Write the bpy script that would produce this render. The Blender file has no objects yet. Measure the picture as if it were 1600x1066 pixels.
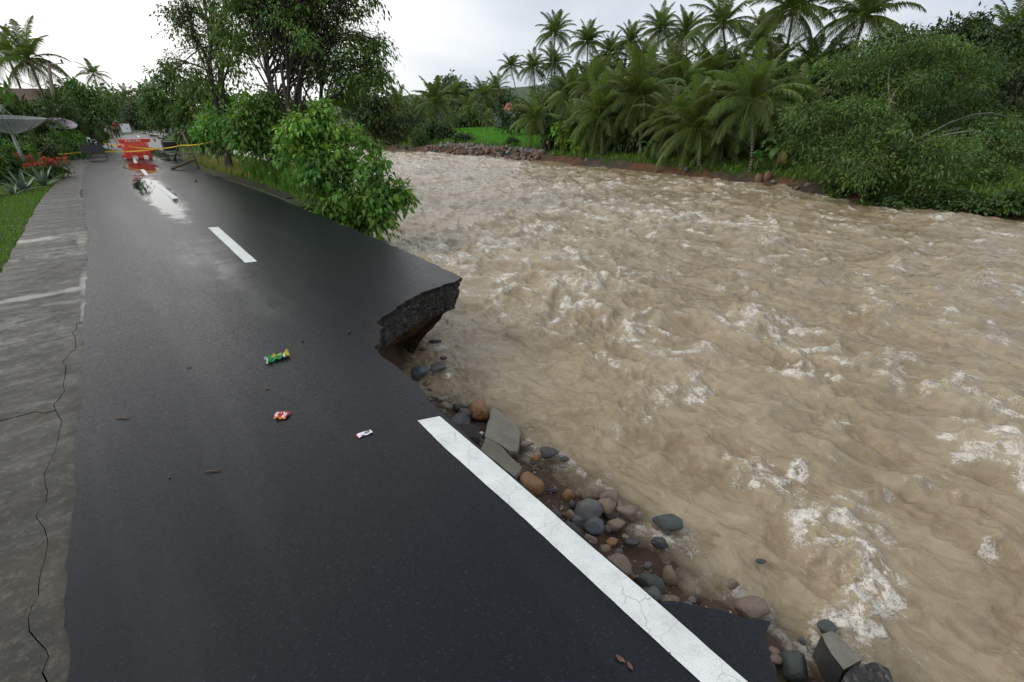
import bpy, bmesh, math, random
import numpy as np
from mathutils import Vector, Matrix, noise as mnoise
from mathutils.geometry import tessellate_polygon

S = bpy.context.scene
COL = S.collection
rnd = random.Random(7)
rng = np.random.default_rng(11)

# ------------------------------------------------------------------ camera
FPX, H, PITCH = 733.0, 2.1, math.radians(25.71)
CP, SP = math.cos(PITCH), math.sin(PITCH)
cam_data = bpy.data.cameras.new('camera')
cam_data.sensor_width = 36.0
cam_data.lens = FPX / 1600 * 36
cam_data.clip_start = 0.05
cam_data.clip_end = 3000
cam = bpy.data.objects.new('camera', cam_data)
COL.objects.link(cam)
cam.location = (0, 0, H)
cam.rotation_euler = (math.pi / 2 - PITCH, 0, 0)
S.camera = cam

# ------------------------------------------------------------------ world, sun, exposure
SUN_AZ, SUN_EL = math.radians(-98), math.radians(40)      # azimuth from +Y, negative = left
SUN_DIR = Vector((math.sin(SUN_AZ) * math.cos(SUN_EL), math.cos(SUN_AZ) * math.cos(SUN_EL), math.sin(SUN_EL)))
W = bpy.data.worlds.new('World')
S.world = W
W.use_nodes = True
wn, wl = W.node_tree.nodes, W.node_tree.links
wn.clear()
w_out = wn.new('ShaderNodeOutputWorld')
sky = wn.new('ShaderNodeTexSky')
sky.sky_type = 'NISHITA'
sky.sun_disc = False
sky.sun_elevation = SUN_EL
sky.sun_rotation = SUN_AZ
bg1 = wn.new('ShaderNodeBackground'); bg1.inputs['Strength'].default_value = 0.08
wl.new(sky.outputs[0], bg1.inputs['Color'])
tc = wn.new('ShaderNodeTexCoord')
mp = wn.new('ShaderNodeMapping'); mp.inputs['Scale'].default_value = (1.3, 1.3, 3.6)
wl.new(tc.outputs['Generated'], mp.inputs['Vector'])
nz = wn.new('ShaderNodeTexNoise'); nz.inputs['Scale'].default_value = 1.5; nz.inputs['Detail'].default_value = 6; nz.inputs['Roughness'].default_value = 0.5; nz.inputs['Distortion'].default_value = 0.35
wl.new(mp.outputs[0], nz.inputs['Vector'])
cr = wn.new('ShaderNodeValToRGB')
cr.color_ramp.elements[0].position = 0.34; cr.color_ramp.elements[0].color = (0.56, 0.64, 0.76, 1)
cr.color_ramp.elements[1].position = 0.62; cr.color_ramp.elements[1].color = (0.92, 0.955, 1.0, 1)
wl.new(nz.outputs['Fac'], cr.inputs['Fac'])
dt = wn.new('ShaderNodeVectorMath'); dt.operation = 'DOT_PRODUCT'
GL = Vector((math.sin(math.radians(-40)) * .92, math.cos(math.radians(-40)) * .92, .40)).normalized()
dt.inputs[1].default_value = GL
wl.new(tc.outputs['Generated'], dt.inputs[0])
mr = wn.new('ShaderNodeMapRange'); mr.inputs['From Min'].default_value = 0.72; mr.inputs['From Max'].default_value = 1.0
mr.inputs['To Min'].default_value = 0.0; mr.inputs['To Max'].default_value = 1.0; mr.interpolation_type = 'SMOOTHSTEP'
wl.new(dt.outputs['Value'], mr.inputs['Value'])
mx = wn.new('ShaderNodeMixRGB'); mx.inputs['Color2'].default_value = (1.5, 1.48, 1.44, 1)
wl.new(mr.outputs[0], mx.inputs['Fac']); wl.new(cr.outputs['Color'], mx.inputs['Color1'])
bg2 = wn.new('ShaderNodeBackground'); bg2.inputs['Strength'].default_value = 1.0
wl.new(mx.outputs[0], bg2.inputs['Color'])
ms = wn.new('ShaderNodeMixShader'); ms.inputs['Fac'].default_value = 0.9
wl.new(bg1.outputs[0], ms.inputs[1]); wl.new(bg2.outputs[0], ms.inputs[2])
wl.new(ms.outputs[0], w_out.inputs['Surface'])

sd = bpy.data.lights.new('sun', 'SUN'); sd.energy = 1.4; sd.angle = math.radians(25); sd.color = (1, .97, .92)
sun = bpy.data.objects.new('sun', sd); COL.objects.link(sun)
sun.rotation_euler = (-SUN_DIR).to_track_quat('-Z', 'Y').to_euler()

S.view_settings.view_transform = 'Standard'
S.view_settings.look = 'None'
S.view_settings.exposure = 0.0
S.view_settings.gamma = 1.0
S.view_settings.use_curve_mapping = False
S.cycles.max_bounces = 6
S.cycles.transparent_max_bounces = 12
S.cycles.sample_clamp_indirect = 4.0

# ------------------------------------------------------------------ helpers: geometry of the place
def ray(px, py):
    x, u = (px - 800) / FPX, -(py - 533) / FPX
    return Vector((x, CP + u * SP, -SP + u * CP))
def pt(px, py, z=0.0):                       # ground point seen at a photo pixel, on the level z
    d = ray(px, py)
    return Vector((0, 0, H)) + d * ((z - H) / d.z)
def pd(px, py, dep):                         # point seen at a photo pixel at a distance along the view axis
    return Vector((0, 0, H)) + ray(px, py) * dep
DA = Vector((.64, -.768, 0)); DB = Vector((.768, .64, 0))   # downstream / across the river
def ab(a, b, z=0.0):
    return DA * a + DB * b + Vector((0, 0, z))
def to_ab(p):
    return p.x * .64 - p.y * .768, p.x * .768 + p.y * .64

_perm = np.random.default_rng(3).permutation(512)
_gc = np.cos(np.arange(512) * 2 * math.pi / 512); _gs = np.sin(np.arange(512) * 2 * math.pi / 512)
def _hash(ix, iy, seed):
    return _perm[(_perm[(ix + seed * 17) & 511] + iy) & 511]
def pn(x, y, seed=0):                        # 2D gradient noise, about -1..1
    x = np.asarray(x, float); y = np.asarray(y, float)
    ix = np.floor(x).astype(np.int64); iy = np.floor(y).astype(np.int64)
    fx, fy = x - ix, y - iy
    u = fx * fx * fx * (fx * (fx * 6 - 15) + 10); v = fy * fy * fy * (fy * (fy * 6 - 15) + 10)
    def g(dx, dy):
        h = _hash(ix + dx, iy + dy, seed)
        return _gc[h] * (fx - dx) + _gs[h] * (fy - dy)
    n0 = g(0, 0) * (1 - u) + g(1, 0) * u
    n1 = g(0, 1) * (1 - u) + g(1, 1) * u
    return (n0 * (1 - v) + n1 * v) * 1.5
def ss(x, e0, e1):
    t = np.clip((x - e0) / (e1 - e0), 0, 1)
    return t * t * (3 - 2 * t)

WATER_Z = -1.0
_fa = [-400, -150, -60, -48, -40, -32, -20, -11.6, -5, 0, 10, 60, 400]
_fb = [60, 24, 22.3, 23, 25, 26.6, 26.3, 25.4, 24, 23.3, 22, 20, 20]
def far_b(a): return np.interp(a, _fa, _fb)
_ca = [-400, -60, -15.2, -14.2, -13.5, -12.9, -12.4, -6.2, -5.6, -5.0, -4.6, -4.2, -3.3, -2.6, 0, 60]
_cb = [12, 7.6, 6.0, 5.2, 4.0, 3.0, 2.5, 2.4, 2.1, 1.62, 1.5, 1.44, 1.38, 1.34, 1.3, 1.3]
def ground_z(a, b):
    a = np.asarray(a, float); b = np.asarray(b, float)
    bc = np.interp(a, _ca, _cb) + 0.10 * pn(a * .9, b * .1, 4)
    t = b - bc
    up = ss(-a, 12.9, 14.5)                    # 1 = grown verge upstream, 0 = washed out bank
    steep = 1.0 - 0.62 * ss(-a, 4.0, 4.9) * (1 - up)
    tw = t / steep
    z0 = np.interp(tw, [-1, -.02, .02, .35, .92, 1.5, 2.8, 6], [-.1, -.14, -.36, -.66, -.97, -1.14, -1.6, -2.0])
    z1 = np.interp(t, [-8, -.4, 0, .9, 1.8, 3.0, 6], [-.06, -.06, -.12, -.7, -1.15, -1.6, -2.0])
    z = z0 * (1 - up) + z1 * up
    z = z + np.where((t > 0.05), .05 * pn(a * 3, b * 3, 9) + .03 * pn(a * 7, b * 7, 10), 0)
    # far bank
    fb = far_b(a) + .3 * pn(a * .25, b * 0, 6) + .18 * pn(a * 1.3, b * 0, 7)
    tf = b - fb
    zf = np.interp(tf, [-6, -1.5, -.35, .1, .35, 1.5, 4, 12, 40, 90, 200, 420], [-2.0, -1.6, -1.2, -.85, -.62, -.42, -.15, .0, .35, 3.0, 20, 34])
    zf = zf + np.where(tf > -.4, .09 * pn(a * 1.1, b * 1.1, 12) + .05 * pn(a * 3.3, b * 3.3, 13), 0)
    z = np.where(tf > -6, np.maximum(z, zf), z)
    # left land
    zl = -.12 - .12 * ss(-b, 1.9, 3.2) + .05 * pn(a * .6, b * .6, 14) * ss(-b, 1.9, 3) + 0.02 * np.clip(-b - 12, 0, 60)
    z = np.where(b < -1.2, zl, z)
    return z
def gz(p):
    a, b = to_ab(p)
    return float(ground_z(a, b))
def on_ground(px, py, tmax=400):             # where the view through a photo pixel meets the ground
    d = ray(px, py); o = Vector((0, 0, H)); t = 0.8
    while t < tmax:
        p = o + d * t
        if p.z <= max(gz(p), WATER_Z):
            lo, hi_ = (t0 if t > .8 else t), t
            for _ in range(9):
                md = (lo + hi_) / 2; p = o + d * md
                if p.z <= max(gz(p), WATER_Z): hi_ = md
                else: lo = md
            p = o + d * hi_
            return Vector((p.x, p.y, max(gz(p), WATER_Z)))
        t0 = t; t += max(.04, .012 * t)
    return o + d * 60

# ------------------------------------------------------------------ helpers: objects
def tag(o, label=None, cat=None, group=None, kind=None):
    if label: o['label'] = label
    if cat: o['category'] = cat
    if group: o['group'] = group
    if kind: o['kind'] = kind
    return o
def thing(name, label, cat, loc=(0, 0, 0), rz=0.0, group=None):
    o = bpy.data.objects.new(name, None); COL.objects.link(o)
    o.location = loc; o.rotation_euler = (0, 0, rz); o.empty_display_size = .1
    return tag(o, label, cat, group)
def link(name, mesh, parent=None, loc=None, rot=None, scale=None):
    o = bpy.data.objects.new(name, mesh); COL.objects.link(o)
    if parent: o.parent = parent
    if loc is not None: o.location = loc
    if rot is not None: o.rotation_euler = rot
    if scale is not None: o.scale = (scale, scale, scale) if isinstance(scale, (int, float)) else scale
    return o
def np_mesh(name, V, quads=None, tris=None, mats=(), midx=None, smooth=False, color=None, floats=None):
    me = bpy.data.meshes.new(name)
    V = np.asarray(V, np.float32)
    nq = 0 if quads is None else len(quads); nt = 0 if tris is None else len(tris)
    parts = []
    if nq: parts.append(np.asarray(quads, np.int32).ravel())
    if nt: parts.append(np.asarray(tris, np.int32).ravel())
    li = np.concatenate(parts)
    me.vertices.add(len(V)); me.vertices.foreach_set('co', V.ravel())
    me.loops.add(len(li)); me.loops.foreach_set('vertex_index', li)
    me.polygons.add(nq + nt)
    ls = np.concatenate([np.arange(nq) * 4, nq * 4 + np.arange(nt) * 3]).astype(np.int32)
    me.polygons.foreach_set('loop_start', ls)
    for m in mats: me.materials.append(m)
    if midx is not None: me.polygons.foreach_set('material_index', np.asarray(midx, np.int32))
    me.polygons.foreach_set('use_smooth', np.full(nq + nt, bool(smooth)))
    if color is not None:
        at = me.color_attributes.new('tint', 'FLOAT_COLOR', 'POINT')
        c = np.ones((len(V), 4), np.float32); c[:, :3] = color
        at.data.foreach_set('color', c.ravel())
    for k, v in (floats or {}).items():
        at = me.attributes.new(k, 'FLOAT', 'POINT'); at.data.foreach_set('value', np.asarray(v, np.float32))
    me.update(calc_edges=True)
    return me
class MB:                                    # small mesh builder; add shapes, build ONE mesh
    def __init__(s): s.v, s.f, s.m = [], [], []
    def add(s, vs, fs, m=0):
        n = len(s.v); s.v += [Vector(v) for v in vs]; s.f += [[i + n for i in f] for f in fs]; s.m += [m] * len(fs); return s
    def box(s, c, d, R=None, m=0, taper=1.0):
        vs = []
        for z in (-1, 1):
            k = taper if z > 0 else 1
            for x, y in ((-1, -1), (1, -1), (1, 1), (-1, 1)):
                v = Vector((x * d[0] * .5 * k, y * d[1] * .5 * k, z * d[2] * .5))
                vs.append((R @ v if R else v) + Vector(c))
        return s.add(vs, [(3, 2, 1, 0), (4, 5, 6, 7), (0, 1, 5, 4), (1, 2, 6, 5), (2, 3, 7, 6), (3, 0, 4, 7)], m)
    def tube(s, P, R, n=8, m=0, cap=True):
        P = [Vector(p) for p in P]; vs = []; up = Vector((0, 0, 1))
        for i, p in enumerate(P):
            t = (P[min(i + 1, len(P) - 1)] - P[max(i - 1, 0)]).normalized()
            x = t.cross(up if abs(t.z) < .95 else Vector((1, 0, 0))).normalized(); y = x.cross(t)
            r = R[i] if hasattr(R, '__len__') else R
            for k in range(n):
                an = 2 * math.pi * k / n
                vs.append(p + (x * math.cos(an) + y * math.sin(an)) * r)
        fs = [(i * n + k, i * n + (k + 1) % n, (i + 1) * n + (k + 1) % n, (i + 1) * n + k) for i in range(len(P) - 1) for k in range(n)]
        if cap: fs += [tuple(range(n))[::-1], tuple((len(P) - 1) * n + k for k in range(n))]
        return s.add(vs, fs, m)
    def lathe(s, prof, n=20, c=(0, 0, 0), R=None, m=0):
        vs = []
        for r, z in prof:
            for k in range(n):
                an = 2 * math.pi * k / n
                v = Vector((r * math.cos(an), r * math.sin(an), z)); vs.append((R @ v if R else v) + Vector(c))
        fs = [(i * n + k, i * n + (k + 1) % n, (i + 1) * n + (k + 1) % n, (i + 1) * n + k) for i in range(len(prof) - 1) for k in range(n)]
        return s.add(vs, fs, m)
    def torus(s, R0, r0, c=(0, 0, 0), R=None, n=20, k=8, m=0):
        prof = [(R0 + r0 * math.cos(2 * math.pi * i / k), r0 * math.sin(2 * math.pi * i / k)) for i in range(k + 1)]
        return s.lathe(prof, n, c, R, m)
    def mesh(s, name, mats, smooth=False):
        me = bpy.data.meshes.new(name); me.from_pydata(s.v, [], s.f)
        for m in (mats if isinstance(mats, (list, tuple)) else [mats]): me.materials.append(m)
        me.polygons.foreach_set('material_index', s.m)
        if smooth: me.polygons.foreach_set('use_smooth', [True] * len(s.f))
        me.validate(); me.update(); return me
    def build(s, name, mats, parent=None, smooth=False, **k):
        return link(name, s.mesh(name, mats, smooth), parent, **k)
def bevelled(o, w=.01, seg=2):
    md = o.modifiers.new('bevel', 'BEVEL'); md.width = w; md.segments = seg; md.limit_method = 'ANGLE'; return o

# ------------------------------------------------------------------ helpers: materials
class NT:
    def __init__(s, name):
        s.mat = bpy.data.materials.new(name); s.mat.use_nodes = True
        s.n = s.mat.node_tree.nodes; s.l = s.mat.node_tree.links
        s.p = s.n['Principled BSDF']; s.out = s.n['Material Output']
        s.tc = s.n.new('ShaderNodeTexCoord')
    def put(s, inp, v):
        if hasattr(v, 'is_output') or isinstance(v, bpy.types.NodeSocket): s.l.new(v, inp)
        else:
            if isinstance(v, (tuple, list)) and len(v) == 3 and inp.type == 'RGBA': v = (*v, 1)
            inp.default_value = v
    def map(s, scale=(1, 1, 1), rot=(0, 0, 0), src='Object', vec=None):
        v = vec if vec is not None else s.tc.outputs[src]
        for kw in ([('Rotation', rot)] if any(rot) else []) + [('Scale', scale)]:
            m = s.n.new('ShaderNodeMapping'); m.inputs[kw[0]].default_value = kw[1]; s.l.new(v, m.inputs['Vector']); v = m.outputs[0]
        return v
    def noise(s, scale, detail=4, rough=.55, dist=0, vec=None, col=False):
        t = s.n.new('ShaderNodeTexNoise')
        t.inputs['Scale'].default_value = scale; t.inputs['Detail'].default_value = detail
        t.inputs['Roughness'].default_value = rough; t.inputs['Distortion'].default_value = dist
        s.l.new(vec if vec is not None else s.tc.outputs['Object'], t.inputs['Vector'])
        return t.outputs['Color' if col else 'Fac']
    def vor(s, scale, feature='F1', vec=None, out='Distance', rand=1.0):
        t = s.n.new('ShaderNodeTexVoronoi'); t.feature = feature; t.inputs['Scale'].default_value = scale
        t.inputs['Randomness'].default_value = rand
        s.l.new(vec if vec is not None else s.tc.outputs['Object'], t.inputs['Vector']); return t.outputs[out]
    def ramp(s, fac, *stops):
        r = s.n.new('ShaderNodeValToRGB'); e = r.color_ramp.elements
        while len(e) < len(stops): e.new(.5)
        for el, (p, c) in zip(e, stops):
            el.position = p; el.color = (c, c, c, 1) if isinstance(c, (int, float)) else (*c, 1)
        s.put(r.inputs['Fac'], fac); return r.outputs['Color']
    def mix(s, fac, c1, c2, mode='MIX'):
        m = s.n.new('ShaderNodeMixRGB'); m.blend_type = mode
        s.put(m.inputs['Fac'], fac); s.put(m.inputs['Color1'], c1); s.put(m.inputs['Color2'], c2); return m.outputs[0]
    def math(s, op, a, b=0.0, clamp=False):
        m = s.n.new('ShaderNodeMath'); m.operation = op; m.use_clamp = clamp
        s.put(m.inputs[0], a); s.put(m.inputs[1], b); return m.outputs[0]
    def vmath(s, op, a, b):
        m = s.n.new('ShaderNodeVectorMath'); m.operation = op
        s.put(m.inputs[0], a); s.put(m.inputs[1], b); return m.outputs['Value' if op in ('DOT_PRODUCT', 'LENGTH') else 0]
    def attr(s, name, out='Fac'):
        a = s.n.new('ShaderNodeAttribute'); a.attribute_name = name; return a.outputs[out]
    def bump(s, h, strength=.5, dist=.02, normal=None):
        b = s.n.new('ShaderNodeBump'); b.inputs['Strength'].default_value = strength; b.inputs['Distance'].default_value = dist
        s.put(b.inputs['Height'], h)
        if normal is not None: s.l.new(normal, b.inputs['Normal'])
        return b.outputs[0]
    def set(s, color=None, rough=None, normal=None, spec=None, metal=None):
        if color is not None: s.put(s.p.inputs['Base Color'], color)
        if rough is not None: s.put(s.p.inputs['Roughness'], rough)
        if normal is not None: s.put(s.p.inputs['Normal'], normal)
        if spec is not None: s.put(s.p.inputs['Specular IOR Level'], spec)
        if metal is not None: s.put(s.p.inputs['Metallic'], metal)
        return s.mat
def plain(name, c, rough=.5, var=.25, scale=6, bump=.15, spec=.5, metal=0):
    t = NT(name)
    n = t.noise(scale, 5)
    lo = tuple(x * (1 - var) for x in c); hi = tuple(min(1, x * (1 + var)) for x in c)
    return t.set(t.ramp(n, (.3, lo), (.7, hi)), rough, t.bump(t.noise(scale * 4, 4), bump, .01), spec, metal)
def rand_obj(t):
    o = t.n.new('ShaderNodeObjectInfo'); return o.outputs['Random']

ROAD_ROT = math.atan2(DA.y, DA.x)
# asphalt: dark, fine aggregate, a film of rain that is smooth in the wheel track and in a puddle
def asphalt_mat():
    t = NT('asphalt')
    obj = t.tc.outputs['Object']
    grit = t.vor(120, vec=obj); grit2 = t.noise(180, 3, vec=obj)
    cell = t.vor(120, out='Color', vec=obj); cell = t.math('MULTIPLY', t.vmath('DOT_PRODUCT', cell, (1, 1, 1)), .333)
    big = t.noise(.55, 5, .6, vec=t.map((1, 1, 1)))
    col = t.ramp(grit2, (.35, (.0045, .0058, .0090)), (.62, (.0085, .0102, .0150)), (.80, (.022, .023, .027)))
    col = t.mix(t.ramp(big, (.35, 0), (.7, .5)), col, (.010, .0115, .0150))
    col = t.mix(t.ramp(cell, (.70, 0), (.80, .35), (.90, .7)), col, (.028, .030, .037))
    col = t.mix(t.ramp(cell, (.30, .5), (.42, 0)), col, (.005, .005, .006))
    streak = t.noise(1.0, 4, .6, vec=t.map((.16, 1.5, 1), (0, 0, -ROAD_ROT), vec=obj))
    nb = t.noise(1.7, 4, .6, vec=obj); nw = t.noise(5.5, 4, .6, vec=obj)
    def spot(p, la, lb):
        d = t.vmath('SUBTRACT', obj, tuple(p))
        u = t.math('DIVIDE', t.vmath('DOT_PRODUCT', d, tuple(DA)), la); v = t.math('DIVIDE', t.vmath('DOT_PRODUCT', d, tuple(DB)), lb)
        r = t.math('ADD', t.math('MULTIPLY', u, u), t.math('MULTIPLY', v, v))
        r = t.math('ADD', r, t.math('MULTIPLY', t.math('SUBTRACT', nb, .5), 1.6))
        r = t.math('ADD', r, t.math('MULTIPLY', t.math('SUBTRACT', nw, .5), .9))
        return t.math('SUBTRACT', 1.0, r, True)
    sp = None
    for p, la, lb, st_ in PUDDLES:
        q = t.math('MULTIPLY', spot(p, la, lb), st_); sp = q if sp is None else t.math('MAXIMUM', sp, q)
    film = t.math('ADD', t.ramp(streak, (.42, 0), (.78, .45)), t.math('MULTIPLY', sp, 1.15), True)
    rough = t.mix(t.ramp(film, (.25, 0), (.7, 1)), t.ramp(cell, (.3, .44), (.55, .31), (.78, .22)), t.ramp(film, (.3, .36), (.8, .10), (1, .035)))
    g = t.math('SUBTRACT', 1.0, grit)
    b = t.bump(g, 1.0, .009)
    b2 = t.bump(t.noise(24, 4, .65, vec=obj), .5, .010, b)
    bl = t.n.new('ShaderNodeMix'); bl.data_type = 'VECTOR'
    geo = t.n.new('ShaderNodeNewGeometry')
    wet_n = t.bump(t.noise(9, 2, vec=obj), .03, .01)
    vecs = [i for i in bl.inputs if i.type == 'VECTOR']
    t.put(bl.inputs[0], t.ramp(film, (.3, 0), (.85, 1)))
    t.l.new(b2, vecs[0]); t.l.new(wet_n, vecs[1])
    nrm = [o for o in bl.outputs if o.type == 'VECTOR'][0]
    return t.set(col, rough, nrm, t.ramp(film, (.1, .20), (.8, .5)))
PUDDLES = [(pt(240, 297), 6.6, .52, 1.35), (pt(222, 262), 4.5, .8, 1.0), (pt(368, 425), 1.5, .36, .62), (pt(415, 470), 1.2, .3, .5), (pt(240, 238), 12, 1.0, 1.0), (pt(330, 400), 2.6, .6, .4)]
MAT = {}
MAT['asphalt'] = asphalt_mat()

def line_paint():
    t = NT('white_road_paint')
    o = t.tc.outputs['Object']
    wv = t.vmath('ADD', o, t.vmath('MULTIPLY', t.noise(6, 3, vec=o, col=True), (.12, .12, .12)))
    cr1 = t.vor(5.2, 'DISTANCE_TO_EDGE', vec=wv)
    crk = t.ramp(cr1, (.0, .1), (.005, 0.5), (.011, 1))
    pres = t.ramp(t.noise(3.5, 2, vec=o), (.40, 1), (.56, 0))
    crk = t.mix(pres, crk, (1, 1, 1))
    chips = t.ramp(t.noise(170, 3, .6, vec=o), (.30, 0), (.38, 1))
    m = t.mix(1, crk, chips, 'MULTIPLY')
    base = t.ramp(t.noise(4, 5, vec=o), (.3, (.60, .62, .60)), (.7, (.74, .76, .74)))
    col = t.mix(m, (.30, .31, .30), base)
    col = t.mix(t.ramp(t.noise(9, 5, .7, vec=o), (.5, 0), (.75, .45)), col, (.38, .37, .33))
    h = t.mix(.5, m, t.noise(220, 2, vec=o))
    return t.set(col, .42, t.bump(h, .5, .004), .4)
MAT['paint'] = line_paint()

def concrete_mat():
    t = NT('wet_concrete')
    o = t.tc.outputs['Object']
    n1 = t.noise(1.1, 6, .62, vec=o); n2 = t.noise(7, 6, .65, vec=o); n3 = t.noise(70, 3, vec=o)
    acr = t.noise(1.0, 5, .6, .4, vec=t.map((.9, .18, 1), (0, 0, -ROAD_ROT), vec=o))
    col = t.ramp(n1, (.3, (.022, .0195, .014)), (.5, (.047, .041, .030)), (.72, (.088, .076, .054)))
    col = t.mix(t.ramp(n2, (.35, .7), (.62, 0)), col, (.028, .026, .020))
    col = t.mix(t.ramp(n3, (.4, .35), (.65, 0)), col, (.03, .028, .022))
    col = t.mix(t.ramp(t.noise(2.6, 6, .7, 1.0, vec=o), (.44, .75), (.58, 0)), col, (.022, .021, .016))
    col = t.mix(t.ramp(t.noise(18, 5, .75, vec=o), (.50, 0), (.68, .5)), col, (.15, .135, .105))
    acr2 = t.noise(1.0, 6, .68, 1.6, vec=t.map((1.6, .32, 1), (0, 0, -ROAD_ROT), vec=o))
    film = t.mix(1, t.ramp(acr2, (.47, 0), (.68, .95)), t.ramp(t.noise(4.5, 5, .7, 1.2, vec=o), (.40, 0), (.58, 1)), 'MULTIPLY')
    nb = t.noise(3.5, 4, .6, vec=o)
    for p, la_, lb_ in [(pt(128, 372), 1.0, .10), (pt(126, 362), .22, .42), (pt(131, 440), .9, .07), (pt(120, 448), .14, .4), (pt(131, 480), .7, .05), (pt(60, 372), .25, .6), (pt(128, 300), 2.0, .10), (pt(40, 462), .15, .5)]:
        d = t.vmath('SUBTRACT', o, tuple(p)); u = t.math('DIVIDE', t.vmath('DOT_PRODUCT', d, tuple(DA)), la_); v_ = t.math('DIVIDE', t.vmath('DOT_PRODUCT', d, tuple(DB)), lb_)
        q = t.math('ADD', t.math('ADD', t.math('MULTIPLY', u, u), t.math('MULTIPLY', v_, v_)), t.math('MULTIPLY', t.math('SUBTRACT', nb, .5), 2.4))
        film = t.math('MAXIMUM', film, t.math('MULTIPLY', t.math('SUBTRACT', 1.0, q, True), .95, True))
    rough = t.mix(film, t.ramp(n2, (.3, .38), (.7, .6)), (.13, .13, .13))
    nr = t.bump(n2, .6, .03, t.bump(n3, .5, .008))
    wet = t.bump(t.noise(6, 2, vec=o), .05, .01)
    bl = t.n.new('ShaderNodeMix'); bl.data_type = 'VECTOR'
    v = [i for i in bl.inputs if i.type == 'VECTOR']
    t.put(bl.inputs[0], film); t.l.new(nr, v[0]); t.l.new(wet, v[1])
    return t.set(col, rough, [q for q in bl.outputs if q.type == 'VECTOR'][0], t.mix(film, (.22, .22, .22), (.38, .38, .38)))
MAT['concrete'] = concrete_mat()

def base_mat():
    t = NT('broken_road_base')
    v = t.vor(38); n = t.noise(14, 6, .7)
    c = t.ramp(t.vor(38, out='Color'), (.2, (.018, .018, .018)), (.7, (.05, .048, .045)), (.95, (.16, .15, .14)))
    c = t.mix(t.ramp(n, (.4, 0), (.6, .6)), c, (.02, .019, .018))
    return t.set(c, .55, t.bump(t.math('SUBTRACT', 1, v), .9, .02, t.bump(n, .6, .03)), .4)
MAT['base'] = base_mat()
def soil_mat():
    t = NT('wet_clay_soil')
    n = t.noise(5, 7, .68)
    c = t.ramp(n, (.3, (.035, .025, .016)), (.55, (.10, .062, .034)), (.75, (.20, .115, .058)))
    return t.set(c, .6, t.bump(t.noise(22, 6, .7), .8, .03), .35)
MAT['soil'] = soil_mat()

def ground_mat():
    t = NT('ground_earth_and_grass')
    g = t.attr('grassy')
    n = t.noise(1.6, 7, .65); f = t.noise(26, 5, .7)
    earth = t.ramp(n, (.3, (.026, .021, .016)), (.5, (.055, .043, .030)), (.75, (.10, .072, .048)))
    red = t.ramp(t.noise(3, 6, .7), (.35, (.05, .03, .018)), (.6, (.14, .06, .028)), (.8, (.2, .10, .05)))
    grass = t.ramp(f, (.3, (.016, .032, .008)), (.7, (.045, .085, .018)))
    field = t.ramp(t.noise(3.5, 6, .65, vec=t.map((.4, 1, 1))), (.3, (.026, .10, .012)), (.7, (.05, .16, .022)))
    e = t.mix(t.attr('redsoil'), earth, red)
    c = t.mix(g, e, grass)
    c = t.mix(t.attr('field'), c, field)
    return t.set(c, .75, t.bump(f, .8, .05), .3)
MAT['ground'] = ground_mat()

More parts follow.
